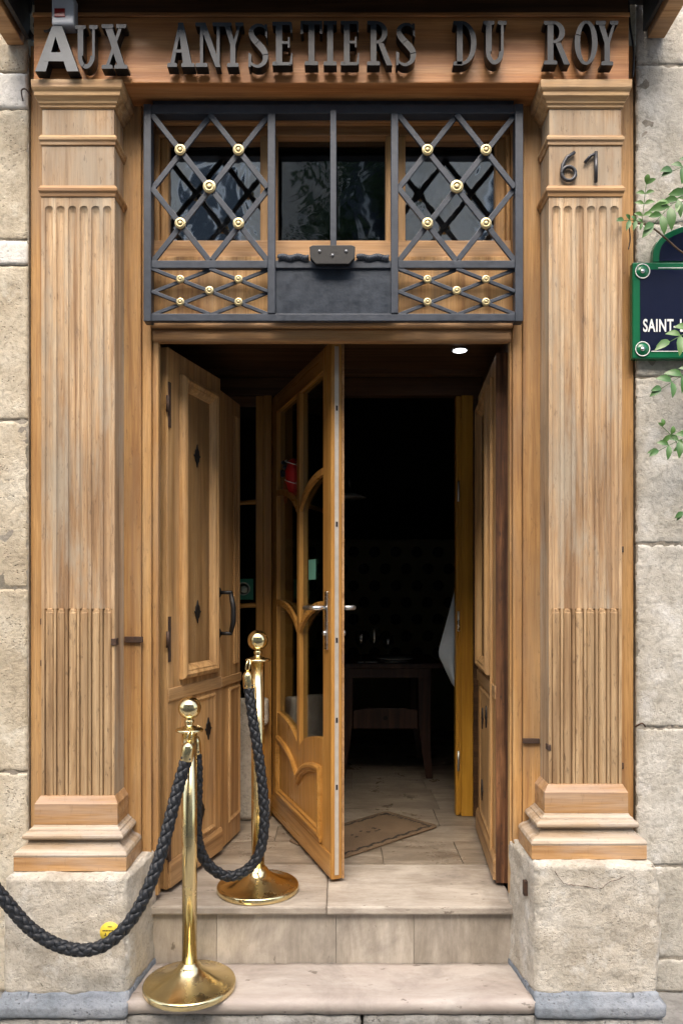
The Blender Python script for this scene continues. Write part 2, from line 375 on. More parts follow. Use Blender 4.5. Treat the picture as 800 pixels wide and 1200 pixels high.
# building across the street, low, with windows (seen in reflections)
def opposite():
    t = thing('street_building', 'tall pale rendered house with shuttered windows across the street', 'building', (0, -9.4, -.32))
    m = MB().box(-14, 14, -9.9, -9.4, -.32, 9.7); m.box(-14.1, 14.1, -9.38 - .1, -9.3, 9.55, 9.7); m.box(-14, 14, -9.4, -9.37, 2.55, 2.67); m.box(-14, 14, -9.4, -9.37, 5.55, 5.67); m.build('wall', M['facade'], t)
    MB().add([(-14.2, -9.2, 9.7), (14.2, -9.2, 9.7), (14.2, -10.6, 10.5), (-14.2, -10.6, 10.5), (-14.2, -10.6, 9.7), (14.2, -10.6, 9.7)], [(0, 1, 2, 3), (3, 2, 5, 4), (0, 4, 5, 1), (0, 3, 4), (1, 5, 2)]).build('roof', M['slate'], t)
    for k in range(-5, 6):
        x = k * 2.4 + .4
        for z0, h in ((-.2, 2.3), (3.1, 1.9), (6.2, 1.9)):
            f = MB().box(x - .5, x + .5, -9.4, -9.36, z0, z0 + h).build('window', M['white'], t)
            MB().box(x - .44, x - .03, -9.362, -9.35, z0 + .06, z0 + h - .06).box(x + .03, x + .44, -9.362, -9.35, z0 + .06, z0 + h - .06).build('pane', M['gopp'], f)
opposite()
def tree():
    t = thing('street_tree', 'leafy green street tree on the far pavement opposite the doorway', 'tree', (.25, -8.4, -.32))
    MB().tube([(.25, -8.4, -.32), (.28, -8.4, 1.5), (.2, -8.35, 3.2), (.3, -8.4, 5.2), (.3, -8.4, 6.4)], [.14, .11, .09, .06, .02], 10).tube([(.2, -8.35, 3.2), (-.3, -8.2, 4.6), (-.6, -8.2, 5.6)], [.06, .04, .015]).tube([(.25, -8.38, 3.8), (.9, -8.5, 5.1), (1.1, -8.5, 6.1)], [.05, .04, .015]).build('trunk', M['bark'], t)
    m = MB(); random.seed(5)
    cl = [(Vector((.25 + random.uniform(-.8, .8), -8.4 + random.uniform(-.6, .6), random.uniform(3.6, 8.2))), random.uniform(.3, .55)) for _ in range(24)]
    for _ in range(2600):
        c, r = random.choice(cl); d = Vector([random.gauss(0, 1) for _ in range(3)]).normalized() * r * random.random() ** .4; p = c + d
        a = Vector([random.gauss(0, 1) for _ in range(3)]).normalized(); b = a.orthogonal().normalized(); s = random.uniform(.05, .09)
        m.add([p - a * s, p + b * s * .5, p + a * s, p - b * s * .5], [(0, 1, 2, 3)])
    m.build('crown', M['treeleaf'], t, fix=False)
tree()

# ------------------------------------------------------------------ stone walls either side
def wall(name, label, xs, zs, mat, x_out, widths, seed):
    t = thing(name, label, 'wall', ((xs + x_out) / 2, 0, -.31))
    lo, hi = min(xs, x_out), max(xs, x_out)
    MB().box(lo + .004, hi, -.0125, .3, -.31, 3.06).build('mortar', M['mortar'], t)
    m = MB(); rnd = random.Random(seed); mp = MB()
    for i in range(len(zs) - 1):
        z0, z1, patch = zs[i][0], zs[i + 1][0], zs[i][1]
        tgt = mp if patch else m
        x = xs; sg = 1 if x_out > xs else -1; w0 = widths[i % len(widths)]
        while (x - x_out) * sg < 0:
            nx_ = x + sg * w0
            if (nx_ - x_out) * sg > 0: nx_ = x_out
            near = abs(x - xs) < .01
            tgt.rough(min(x, nx_) + .0015, max(x, nx_) - .0015, -.014 - (.006 if patch else rnd.uniform(0, .003)), .0, z0 + .0015, z1 - .0015, .012 if near else .05, .0030, 14., i + seed, .0025)
            x = nx_; w0 = .75
    m.build('block_course', mat, t, fix=False)
    if mp.v: mp.build('lime_patch', M['plaster'], t, fix=False)
    return t
wall('stone_wall', 'beige pitted limestone wall with a white lime band, left of the doorway', C0 - 1.088,
     [(-.31, 0), (.04, 0), (.48, 0), (1.14, 0), (1.743, 0), (2.30, 1), (2.39, 0), (2.86, 1), (2.99, 0), (3.25, 0)], M['wall'], -3.0, [.62, .42, .55, .7], 1)
wall('stone_wall', 'greyer limestone wall carrying the green street sign, right of the doorway', C0 + 1.088,
     [(-.31, 0), (-.19, 0), (.143, 0), (.64, 0), (1.30, 0), (1.90, 0), (2.45, 0), (3.02, 0), (3.25, 0)], M['wallr'], 3.0, [.5, .66, .4, .58], 6)
# upper storey and canopy
t = thing('upper_facade', 'plain limestone storey rising above the shop canopy', 'wall', (0, 0, 3.26))
m = MB()
for r in range(12):
    m.box(-3.0, 3.0, -.014, .3, 3.26 + r * .45, 3.26 + (r + 1) * .45 - .004)
m.build('block_course', M['wall'], t)
t = thing('canopy', 'dark wooden canopy jutting out over the sign board', 'canopy', (C0, -.1, 3.2))
MB().box(C0 - 1.10, C0 + 1.12, -.24, -.016, 3.235, 3.255).box(C0 - 1.1, C0 + 1.12, -.26, -.242, 3.13, 3.26).build('soffit', M['canopy'], t)
MB().box(-1.195, -1.135, -.38, -.022, 3.085, 3.235).build('side_beam', M['casex'], t, .003)
MB().box(1.094, 1.155, -.38, -.022, 3.11, 3.235).build('side_beam', M['casex'], t, .003)
MB().box(-1.125, -1.11, -.36, -.03, 3.10, 3.235).build('side_lining', M['canopy'], t); MB().box(1.075, 1.088, -.36, -.03, 3.13, 3.235).build('side_lining', M['canopy'], t)
MB().box(-.70, .50, -.27, -.235, 3.095, 3.125).box(-.70, -.68, -.26, -.24, 3.125, 3.235).box(.48, .5, -.26, -.24, 3.125, 3.235).build('rail', M['zinc'], t, .004)

# ------------------------------------------------------------------ timber shopfront casing
def pil_front(t, x0, x1, yf, z0, z1, zrod, zft, mat_up, mat_lo):
    n = 6; pitch = (x1 - x0 - .012) / n; hw = pitch * .36
    xs = [x0]
    cs = [x0 + .006 + pitch * (i + .5) for i in range(n)]
    for c in cs:
        for t_ in (-1.12, -1.0, -.95, -.85, -.65, -.4, 0, .4, .65, .85, .95, 1.0, 1.12): xs.append(c + hw * t_)
    xs.append(x1)
    def h_up(x, z):
        for c in cs:
            dx = (x - c) / hw
            if abs(dx) < 1:
                k = 1.
                e = zft - z
                if e < hw:
                    if e <= 0: return 0
                    rr = math.sqrt(max(0, 1 - ((hw - e) / hw) ** 2))
                    if abs(dx) >= rr: return 0
                    k = math.sqrt(max(0, 1 - (dx / rr) ** 2)) * min(1, e / (1.6 * hw)) ** .6; return .011 * k
                if e < 1.6 * hw: return .011 * math.sqrt(1 - dx * dx) * (e / (1.6 * hw)) ** .6
                return .011 * math.sqrt(1 - dx * dx)
        return 0
    def h_lo(x, z):
        for c in cs:
            dx = (x - c) / hw
            e = zrod - z
            if abs(dx) <= 1.02:
                if e < hw:
                    if e <= 0: return h_up(x, z)
                    rr = math.sqrt(max(0, 1 - ((hw - e) / hw) ** 2))
                    if abs(dx) > rr: return .011
                    return .011 - .0085 * math.sqrt(max(0, 1 - (dx / max(rr, .01)) ** 2))
                if abs(dx) > .93: return .011
                return .0085 - .0085 * math.sqrt(max(0, 1 - dx * dx))
        return 0
    zl = [z0]; z = z0
    while z < zrod - .022: z += .08; zl.append(min(z, zrod - .022))
    zl += [zrod - .022 + .0022 * i for i in range(1, 11)]
    zu = [zrod + .0005]; z = zrod
    while z < zft - .02: z += .08; zu.append(min(z, zft - .02))
    zu += [zft - .02 + .00125 * i for i in range(1, 17)] + [z1]
    rows_ = [(q, h_lo) for q in zl] + [(q, h_up) for q in zu]; mb = MB(); nx = len(xs)
    v = []; f = []
    for q, hf in rows_:
        v += [(x0, -.001, q)] + [(x, yf + hf(x, q), q) for x in xs] + [(x1, -.001, q)]
    nx += 2
    f = [(j * nx + i, j * nx + i + 1, (j + 1) * nx + i + 1, (j + 1) * nx + i) for j in range(len(rows_) - 1) for i in range(nx - 1)]
    mb.add(v, f)
    mb.build('fluted_shaft', mat_up, t, fix=False, mats=[mat_lo], fmat=lambda p: 1 if (p.center.z + root_of(t).location.z < zrod and abs(p.normal.y) > .05 and x0 + .004 < p.center.x + root_of(t).location.x < x1 - .004) else 0)
def pilaster(side):
    sg = -1 if side == 'l' else 1; dz = -.04 if side == 'l' else 0.
    xi, xo = C0 + sg * .75, C0 + sg * 1.003; x0, x1 = min(xi, xo), max(xi, xo); yf = -.115
    t = thing('pilaster', 'fluted oak pilaster left of the doorway, with dark latch' if side == 'l' else 'fluted oak pilaster carrying house number 61, right of the doorway', 'pilaster', ((x0 + x1) / 2, 0, .19 if sg < 0 else .23), 0, 'oak pilasters beside the doorway')
    ki, ko = (.6, 1.) if side == 'l' else (1., .6)
    cap = [(0, 2.800), (.006, 2.802), (.006, 2.808), (.012, 2.813), (.013, 2.818), (.020, 2.826), (.026, 2.830), (.027, 2.842), (.033, 2.848), (.036, 2.853), (.037, 2.878)]
    MB().stack(x0, x1, yf, -.001, cap, ki, ko).build('cornice', M['capx'], t, .0015)
    MB().box(x0 + .002, x1 - .002, yf + .001, -.001, 2.708, 2.7995).build('upper_block', M['pil'], t, .002)
    MB().stack(x0, x1, yf, -.001, [(.0, 2.672), (.004, 2.673), (.005, 2.683), (.010, 2.688), (.011, 2.696), (.007, 2.7), (.003, 2.7075)], ki, ko).build('moulding', M['capx'], t, .001)
    MB().box(x0 + .001, x1 - .001, yf + .0005, -.001, 2.533, 2.6715).build('number_block', M['pil'], t, .002)
    MB().stack(x0, x1, yf, -.001, [(.0, 2.494), (.004, 2.495), (.006, 2.505), (.012, 2.511), (.013, 2.520), (.008, 2.525), (.004, 2.5325)], ki, ko).build('moulding', M['casex'], t, .001)
    pil_front(t, x0, x1, yf, .44 + dz, 2.4935, 1.07, 2.464, M['pil'], M['reed'])
    q = dz; bi, bo = (.8, .8) if side == 'l' else (1., .7)
    MB().stack(x0, x1, yf, -.001, [(.02, .368 + q), (.02, .439 + q), (.003, .463 + q), (-.02, .464 + q)], bi, bo).build('base_block', M['basew'], t, .002)
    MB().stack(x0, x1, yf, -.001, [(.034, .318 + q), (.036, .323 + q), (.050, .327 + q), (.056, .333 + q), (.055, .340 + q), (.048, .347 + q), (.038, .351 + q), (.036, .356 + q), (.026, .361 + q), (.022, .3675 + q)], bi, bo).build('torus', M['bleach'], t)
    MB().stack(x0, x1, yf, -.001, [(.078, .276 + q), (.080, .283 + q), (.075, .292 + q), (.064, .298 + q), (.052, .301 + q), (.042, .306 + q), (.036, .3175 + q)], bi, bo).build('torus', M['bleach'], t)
    MB().stack(x0, x1, yf, -.001, [(.079, .229 + q), (.079, .2755 + q)], bi, bo).build('plinth_board', M['basew'], t, .002)
    # dark iron latch on the inner side
    lz = 1.07 - .115 if side == 'l' else .59
    lx = x1 if side == 'l' else x0
    if side == 'l': MB().box(lx - .012, lx + .006, yf - .005, yf + .03, lz - .012, lz + .012).build('latch_stub', M['rust'], t, .002); MB().box(lx + .004, lx + .07, -.012, -.0012, lz - .010, lz + .012).build('latch', M['rust'], t, .002)
    else: MB().box(lx - .004, lx + .008, yf - .003, yf + .03, lz - .011, lz + .009).build('latch_stub', M['rust'], t, .002); MB().box(lx - .065, lx - .004, -.012, -.0012, lz - .008, lz + .010).build('latch', M['rust'], t, .002)
    return t
PL_ = pilaster('l'); PR_ = pilaster('r')

t = thing('shopfront_frame', 'honey oak casing boards and lintel framing the doorway', 'door frame', (C0, .02, .1))
for sg, nm in ((-1, 'l'), (1, 'r')):
    zb = .18 if sg < 0 else .22
    X = lambda a, b: (min(C0 + sg * a, C0 + sg * b), max(C0 + sg * a, C0 + sg * b))
    a, b = X(1.0, 1.087); MB().box(a, b, .0, .09, zb, 3.1).build('edge_board', M['case'], t, .003)
    a, b = X(.689, .999); MB().box(a, b, .0, .09, zb - .01, 2.885).build('casing_board', M['case'], t, .003)
    a, b = X(.655, .688); MB().box(a, b, .012, .07, .075, 2.885).build('jamb', M['case'], t, .003)
    a, b = X(.632 if sg < 0 else .646, .6545); MB().box(a, b, .026, .062, .02, 2.13).build('jamb', M['case'], t, .004)
    # small iron bolts in the edge boards
    a, b = X(1.03, 1.05)
    for z in ((1.02, .87) if sg < 0 else (1.28, .5)): MB().box(a, b, -.006, .002, z - .01, z + .012).build('bolt', M['rust'], t, .002)
# lintel under the transom
MB().box(C0 - .655, C0 + .655, .000, .10, 2.085, 2.118).build('lintel_moulding', M['casex'], t, .006)
MB().box(C0 - .654, C0 + .654, .018, .055, 2.038, 2.0845).build('lintel', M['casex'], t, .008)
MB().box(C0 - .654, C0 + .654, .012, .10, 2.1185, 2.345).build('transom_apron', M['case'], t, .003)
MB().box(C0 - .688, C0 + .688, .001, .3, 2.8855, 3.1).build('header_board', M['casex'], t)
# sign board
t = thing('sign_board', 'long reddish oak fascia board holding the black letters', 'sign', (C0, -.1, 2.88))
MB().box(-1.058, .988, -.130, -.001, 2.879, 3.105).build('board', M['sign'], t, .003)
MB().box(-1.060, .99, -.135, -.001, 3.106, 3.12).build('top_strip', M['sign'], t, .003)
MB().box(-1.056, .986, -.128, -.002, 3.121, 3.234).build('upper_board', M['darkw'], t)

# ------------------------------------------------------------------ letters
def glyph(ch):
    """list of polygons in a unit-height box; width returned second"""
    P = []
    def bar(a, b, w):
        a = Vector(a); b = Vector(b); d = (b - a).normalized(); n = Vector((-d.y, d.x)) * w / 2; P.append([a + n, b + n, b - n, a - n])
    def arc(cx, cy, rx, ry, a0, a1, wx, wy, n=14):
        for i in range(n):
            t0 = R(a0 + (a1 - a0) * i / n); t1 = R(a0 + (a1 - a0) * (i + 1) / n)
            P.append([(cx + rx * math.cos(t0), cy + ry * math.sin(t0)), (cx + rx * math.cos(t1), cy + ry * math.sin(t1)), (cx + (rx - wx) * math.cos(t1), cy + (ry - wy) * math.sin(t1)), (cx + (rx - wx) * math.cos(t0), cy + (ry - wy) * math.sin(t0))])
    def poly(*p): P.append(list(p))
    def serif(x0, x1, top=False):
        if top: poly((x0, 1), (x1, 1), (x1, .93), (x1 - .03, .91), (x0 + .03, .91), (x0, .93))
        else: poly((x0, 0), (x1, 0), (x1, .07), (x1 - .03, .09), (x0 + .03, .09), (x0, .07))
    if ch == 'A': w = .62; poly((.06, .05), (.15, .05), (.33, 1), (.26, 1)); poly((.36, .05), (.56, .05), (.36, 1), (.24, 1)); bar((.14, .36), (.46, .36), .07); serif(0, .22); serif(.32, .62)
    elif ch == 'B0': w = .95; poly((0, 0), (.24, 0), (.52, 1), (.38, 1)); poly((.71, 0), (.97, 0), (.60, 1), (.38, 1)); poly((.2, .22), (.75, .22), (.70, .42), (.27, .42))
    elif ch == 'U': w = .5; poly((.06, .3), (.19, .3), (.19, .98), (.06, .98)); poly((.40, .3), (.46, .3), (.46, .98), (.40, .98)); arc(.26, .3, .2, .3, 180, 360, .1, .1); serif(0, .25, True); serif(.33, .53, True)
    elif ch == 'X': w = .56; poly((.06, .97), (.22, .97), (.52, .03), (.36, .03)); poly((.08, .03), (.15, .03), (.46, .97), (.39, .97)); serif(0, .24); serif(.28, .57); serif(0, .26, True); serif(.32, .54, True)
    elif ch == 'N': w = .56; poly((.09, .03), (.15, .03), (.15, .97), (.09, .97)); poly((.42, .03), (.48, .03), (.48, .97), (.42, .97)); poly((.07, 1), (.2, 1), (.5, 0), (.40, 0)); serif(0, .24); serif(0, .15, True); serif(.34, .56, True)
    elif ch == 'Y': w = .54; poly((.05, .97), (.19, .97), (.34, .48), (.22, .48)); poly((.42, .97), (.48, .97), (.33, .46), (.26, .5)); poly((.21, .03), (.34, .03), (.34, .5), (.21, .5)); serif(.13, .42); serif(0, .24, True); serif(.34, .54, True)
    elif ch == 'S':
        w = .46
        cl = [(.42, .76), (.39, .90), (.24, .965), (.10, .88), (.09, .74), (.18, .60), (.31, .46), (.40, .30), (.37, .12), (.23, .035), (.08, .10), (.05, .26)]
        wd = [.03, .05, .07, .09, .12, .14, .15, .13, .10, .07, .05, .03]
        pts = []
        for i in range(len(cl) - 1):
            for k in range(4):
                t_ = k / 4; p0, p1, p2, p3 = [Vector(cl[max(0, min(len(cl) - 1, i + q))]) for q in (-1, 0, 1, 2)]
                pts.append((.5 * ((2 * p1) + (p2 - p0) * t_ + (2 * p0 - 5 * p1 + 4 * p2 - p3) * t_ ** 2 + (3 * p1 - p0 - 3 * p2 + p3) * t_ ** 3), wd[i] * (1 - t_) + wd[i + 1] * t_))
        pts.append((Vector(cl[-1]), wd[-1])); sd_ = []
        for i, (p, ww) in enumerate(pts):
            d = (pts[min(i + 1, len(pts) - 1)][0] - pts[max(i - 1, 0)][0]).normalized(); nn = Vector((-d.y, d.x)) * ww / 2; sd_.append((p + nn, p - nn))
        for i in range(len(sd_) - 1): P.append([sd_[i][0], sd_[i + 1][0], sd_[i + 1][1], sd_[i][1]])
        poly((.38, .98), (.44, .98), (.44, .66), (.40, .72)); poly((.02, .02), (.07, .02), (.09, .3), (.02, .34))
    elif ch == 'E': w = .46; poly((.08, .02), (.22, .02), (.22, .98), (.08, .98)); bar((.1, .965), (.42, .965), .07); bar((.1, .035), (.42, .035), .07); bar((.2, .52), (.36, .52), .06); poly((.38, .98), (.44, .98), (.44, .74), (.42, .74)); poly((.38, .02), (.45, .02), (.45, .28), (.43, .28)); bar((.37, .4), (.37, .64), .04); serif(0, .1); serif(0, .1, True)
    elif ch == 'T': w = .46; poly((.17, .02), (.30, .02), (.30, .98), (.17, .98)); bar((.01, .96), (.46, .96), .08); poly((0, 1), (.04, 1), (.06, .72), (.0, .7)); poly((.47, 1), (.43, 1), (.41, .72), (.47, .7)); serif(.09, .38)
    elif ch == 'I': w = .3; poly((.08, .02), (.21, .02), (.21, .98), (.08, .98)); serif(0, .29); serif(0, .29, True)
    elif ch == 'R': w = .56; poly((.08, .02), (.21, .02), (.21, .98), (.08, .98)); arc(.22, .74, .24, .25, -90, 90, .12, .07); poly((.25, .5), (.37, .5), (.57, .0), (.44, .0)); serif(0, .29); serif(0, .2, True); bar((.2, .52), (.28, .52), .06); bar((.2, .958), (.26, .958), .07)
    elif ch == 'D': w = .54; poly((.08, .02), (.21, .02), (.21, .98), (.08, .98)); arc(.2, .5, .32, .49, -90, 90, .12, .07, 20); serif(0, .22); serif(0, .22, True)
    elif ch == 'O': w = .54; arc(.27, .5, .27, .51, 0, 360, .13, .07, 32)
    else: w = .4
    return P, w
LAB = {}
def put_letter(ch, kind, pxl, pxr, ybot, ytop, label, depth=.036, grp='black letters of the shop name'):
    yf = -.178; d = (yf - CY) / F
    x0, x1 = (pxl - HX) * d, (pxr - HX) * d; z0, z1 = CZ + (HY - ybot) * d, CZ + (HY - ytop) * d
    P, w = glyph(kind); mb = MB(); fs = []
    for i, p in enumerate(P):
        o = .00025 * (i % 7)
        mb.prism([(x0 + q[0] / w * (x1 - x0), z0 + q[1] * (z1 - z0)) for q in p], yf - o, yf + depth + o)
    mb.box((x0 + x1) / 2 - .005, (x0 + x1) / 2 + .005, yf + depth - .004, -.1305, z0 + (z1 - z0) * .3, z0 + (z1 - z0) * .3 + .008) if 0 else None
    o = mb.build('sign_letter', M['letters'], None, mats=[M['lettera'] if kind == 'B0' else (M['letter'] if pxl < 345 else M['letterb'])], fmat=lambda p: 1 if p.normal.y < -.9 else 0)
    tag(o, label, 'letter', grp)
seq = [('A', 'B0', 41, 91, 83, 30, 'big pale grey sans-serif first letter A of AUX'),
       ('U', 'U', 88, 113, 80, 29, 'dark letter U in the word AUX'), ('X', 'X', 119, 149, 80, 28, 'dark letter X ending the word AUX'),
       ('A', 'A', 196, 228, 78, 26, 'dark letter A beginning ANYSETIERS'), ('N', 'N', 229, 262, 78, 26, 'dark letter N in ANYSETIERS'),
       ('Y', 'Y', 260, 285, 78, 26, 'dark letter Y after the N in ANYSETIERS'), ('S', 'S', 290, 314, 79, 27, 'first curved letter S in ANYSETIERS'),
       ('E', 'E', 319, 343, 76, 25, 'letter E between the S and the T in ANYSETIERS'), ('T', 'T', 352, 377, 76, 24, 'letter T in ANYSETIERS'),
       ('I', 'I', 379, 395, 76, 24, 'narrow letter I after the T in ANYSETIERS'), ('E', 'E', 399, 421, 76, 24, 'letter E before the R in ANYSETIERS'),
       ('R', 'R', 430, 459, 76, 24, 'letter R with long leg in ANYSETIERS'), ('S', 'S', 463, 487, 77, 26, 'last curved letter S ending ANYSETIERS'),
       ('D', 'D', 531, 559, 76, 24, 'letter D of the word DU'), ('U', 'U', 566, 592, 75, 24, 'letter U of the word DU'),
       ('R', 'R', 637, 667, 75, 24, 'letter R beginning ROY'), ('O', 'O', 673, 700, 75, 24, 'round letter O in ROY'), ('Y', 'Y', 698, 724, 76, 24, 'last letter Y ending ROY')]
for ch, kd, a, b, yb, yt, lb in seq: put_letter(ch, kd, a, b, yb, yt, lb)

# house number 61
t = thing('house_number', 'dark metal house number 61 on the right pilaster', 'house number', (.86, -.117, 2.58))
yy = -.124
def nump(px, py): p = PX(px, py, yy); return (p.x, yy, p.z)
pth = [nump(*q) for q in [(673, 178), (664, 184), (659, 193), (658, 202)]] + [nump(666 + 8.2 * math.cos(a), 203 + 8.2 * math.sin(a)) for a in [R(180 - i * 24) for i in range(0, 16)]]
MB().tube(pth, .0062, 8).build('digit', M['digit'], t)
MB().tube([nump(685, 190), (nump(692, 182)[0], yy, nump(692, 182)[2]), nump(698, 179.5)], .0055, 8).tube([nump(698, 177.5), nump(698, 213)], .0062, 8).build('digit', M['digit'], t)

# ------------------------------------------------------------------ iron grille in the transom
GY0, GY1 = -.058, -.034
t = thing('iron_grille', 'grey wrought iron transom grille of crossed bars with brass rosettes', 'grille', (C0, -.04, 2.1))
gx = lambda p: (p - HX) * (GY0 - CY) / F
gz = lambda p: CZ + (HY - p) * (GY0 - CY) / F
X0, X1, X2, X3, X4, X5, X6, X7 = [gx(p) for p in (168, 177, 313.5, 322.5, 458, 466.5, 603.5, 613)]
Z0, Z1, Z2, Z3, Z4, Z5 = gz(376), gz(367), gz(313.5), gz(304.5), gz(132), gz(121)
m = MB(); e = .002
m.box(X0, X1, GY0, GY1 + .02, Z0, Z5).box(X6, X7, GY0, GY1 + .02, Z0, Z5)
m.box(X1 + e * .2, X6 - e * .2, GY0 + e, GY1, Z0 + .001, Z1).box(X1 + e * .2, X6 - e * .2, GY0 + e, GY1 + .02, Z4, Z5 - .001)
m.box(X2, X3, GY0 - .001, GY1 - .001, Z1 + .0002, Z4 - .0002).box(X4, X5, GY0 - .001, GY1 - .001, Z1 + .0002, Z4 - .0002)
for a, b in ((X1, X2), (X3, X4), (X5, X6)): m.box(a + .0003, b - .0003, GY0 + e, GY1, Z2, Z3)
m.build('frame', M['iron'], t, .002)
MB().box(X1, X6, GY1 + .0005, -.001, Z5 - .012, Z5 + .03).build('top_flat', M['ironp'], t)
MB().box(X3 + .0005, X4 - .0005, GY0 + .010, GY1 - .004, Z1 + .0005, Z2 - .0005).build('plate', M['ironp'], t)
m = MB(); cx = gx(390.5); m.box(cx - .011, cx + .011, GY0 - .012, GY0 - .0015, gz(291), Z4 + .004).build('centre_bar', M['iron'], t, .002)
ros = {}
def rosette(x, z, r, yb):
    key = round(r, 4)
    if key not in ros:
        mb = MB().lathe([(r, 0), (r, .004), (r * .93, .0065), (r * .82, .0055), (r * .74, .008), (r * .55, .009), (r * .5, .006), (r * .42, .006), (r * .36, .0095), (r * .15, .0105), (.0005, .0105)], (0, 0, 0), 28, 'y')
        o = mb.build('rosette', M['brasso'], t, world=False); ros[key] = o
    else:
        o = ros[key].copy(); COL.objects.link(o); o.parent = t
    rl = root_of(t).location; o.location = (x - rl.x, yb - rl.y, z - rl.z)
def lattice(xa, xb, za, zb, bw, r, rc):
    U = lambda u: xa + (xb - xa) * u
    V = lambda v: zb + (za - zb) * v
    P_ = lambda u, v: (U(u), V(v))
    m = MB(); yA = (GY0 + .004, GY0 + .014); yB = (GY0 + .0145, GY0 + .0225)
    for a, b in (((0, 0), (1, 1)), ((.5, 0), (1, .5)), ((0, .5), (.5, 1))): m.bar(P_(*a), P_(*b), bw, *yA)
    for a, b in (((1, 0), (0, 1)), ((.5, 0), (0, .5)), ((1, .5), (.5, 1))): m.bar(P_(*a), P_(*b), bw, *yB)
    m.build('lattice', M['iron'], t, .0015)
    for u, v in ((.25, .25), (.75, .25), (.25, .75), (.75, .75)): rosette(U(u), V(v), r, yA[0] - .0003)
    rosette(U(.5), V(.5), rc, yA[0] - .0003)
for a, b in ((X1, X2), (X5, X6)):
    lattice(a, b, Z3, Z4, .0195, .0200, .0232); lattice(a, b, Z1, Z2, .0125, .0145, .0155)
# black lamp bracket and scraps of twisted wire on the ledge
m = MB(); bx0, bx1, bz0, bz1 = gx(363), gx(416), gz(314), gz(292)
m.prism([(bx0, bz1 - .006), (bx0 + .012, bz1), (bx1 - .012, bz1), (bx1, bz1 - .006), (bx1 - .002, bz0 + .022), (bx1 - .022, bz0), (bx0 + .022, bz0), (bx0 + .002, bz0 + .022)], GY0 - .035, GY0 - .013)
o = tag(m.build('lamp_bracket', M['black'], None, .002), 'black iron bracket box in the middle of the transom ledge', 'bracket')
for q, u in enumerate((.22, .5, .8)):
    mm = MB().lathe([(.0005, 0), (.005, 0), (.005, .003), (.0005, .004)], (bx0 + (bx1 - bx0) * u, GY0 - .0355, bz1 - .022 - .014 * (q == 1)), 10, 'y'); mm.build('bolt', M['zinc'], o)
def coil(xa, xb, zc, label):
    m = MB(); random.seed(int(abs(xa) * 1000))
    for k in range(3):
        m.tube([(xa + (xb - xa) * i / 60, GY0 + .004 + .010 * math.sin(i * .55 + k * 2.1), zc + .009 + .009 * math.cos(i * .55 + k * 2.1) + .003 * math.sin(i * .2)) for i in range(61)], .0042, 6)
    tag(m.build('rope_scrap', M['iron'], None), label, 'rope', 'twisted wire rope along the transom ledge')
coil(gx(326), gx(361), Z3, 'short grey twisted wire rope on the ledge left of the black bracket')
coil(gx(418), gx(455), Z3, 'short grey twisted wire rope on the ledge right of the black bracket')

# ------------------------------------------------------------------ transom windows behind the grille
t = thing('transom_window', 'oak framed three light window behind the iron grille', 'window', (C0, .09, 2.35))
wz = lambda y, Y=.1: CZ + (HY - y) * (Y - CY) / F
wx = lambda x, Y=.1: (x - HX) * (Y - CY) / F
za, zb = wz(291), wz(166)
MB().box(C0 - .654, C0 + .654, .03, .14, 2.346, za).build('bottom_rail', M['casex'], t, .005)
MB().box(C0 - .654, C0 + .654, .06, .14, zb, zb + .035).box(C0 - .654, C0 + .654, .035, .14, zb + .036, 2.885).build('head_rail', M['casex'], t, .004)
for a, b, y in ((C0 - .654, wx(190), .05), (wx(190), wx(199), .075), (wx(306), wx(326), .06), (wx(451), wx(474), .06), (wx(579), wx(590), .075), (wx(590), C0 + .654, .05)):
    MB().box(a + .0003, b - .0003, y, .14, za + .0005, zb - .0005).build('stile', M['case'], t, .004)
for a, b in ((199, 306), (326, 451), (474, 579)):
    MB().box(wx(a), wx(b), .098, .101, za, zb).build('pane', M['gwin'] if a == 326 else M['gwinb'], t)

# ------------------------------------------------------------------ steps, sill, floor, stone plinths
m = MB()
xL, xR = C0 - .662, C0 + .662
m.box(xL, C0 - .02, -.022, .41, -.03, 0).box(C0 - .0185, xR, -.022, .41, -.03, -.0005)
o = m.build('door_sill', M['travstep'], None, .006); struct(o)
m = MB()
for a, b in ((xL, -.45), (-.449, -.02), (-.019, .26), (.261, xR)): m.box(a, b, -.001, .3, -.215, -.031)
struct(m.build('step_riser', M['travris'], None, .0015))
m = MB().rough(xL - .02, xR + .012, -.268, -.0015, -.254, -.208, .03, .0018, 6, 3, .008)
o = struct(m.build('step', M['pinkst'], None, fix=False))
m = MB().rough(xL - .02, C0 + .1, -.262, -.01, -.33, -.2545, .03, .003, 9, 4, .006).rough(C0 + .104, xR + .012, -.262, -.01, -.33, -.2545, .03, .003, 9, 5, .006)
struct(m.build('step_footing', M['low'], None, fix=False))
m = MB(); random.seed(11)
rows = [.412, .70, .93, 1.22, 1.62, 2.02, 2.42, 2.82, 3.22, 3.62, 4.02, 4.42, 4.8]
for i in range(len(rows) - 1):
    x = -2.6 + random.random() * .3
    while x < 2.6:
        wd = random.choice([.33, .42, .56, .62]); wd = min(wd, 2.6 - x)
        m.box(x, x + wd - .0025, rows[i], rows[i + 1] - .0025, -.04, -.001 + random.uniform(-.0006, .0006)); x += max(wd, .05)
struct(m.build('floor', M['trav'], None, .001))

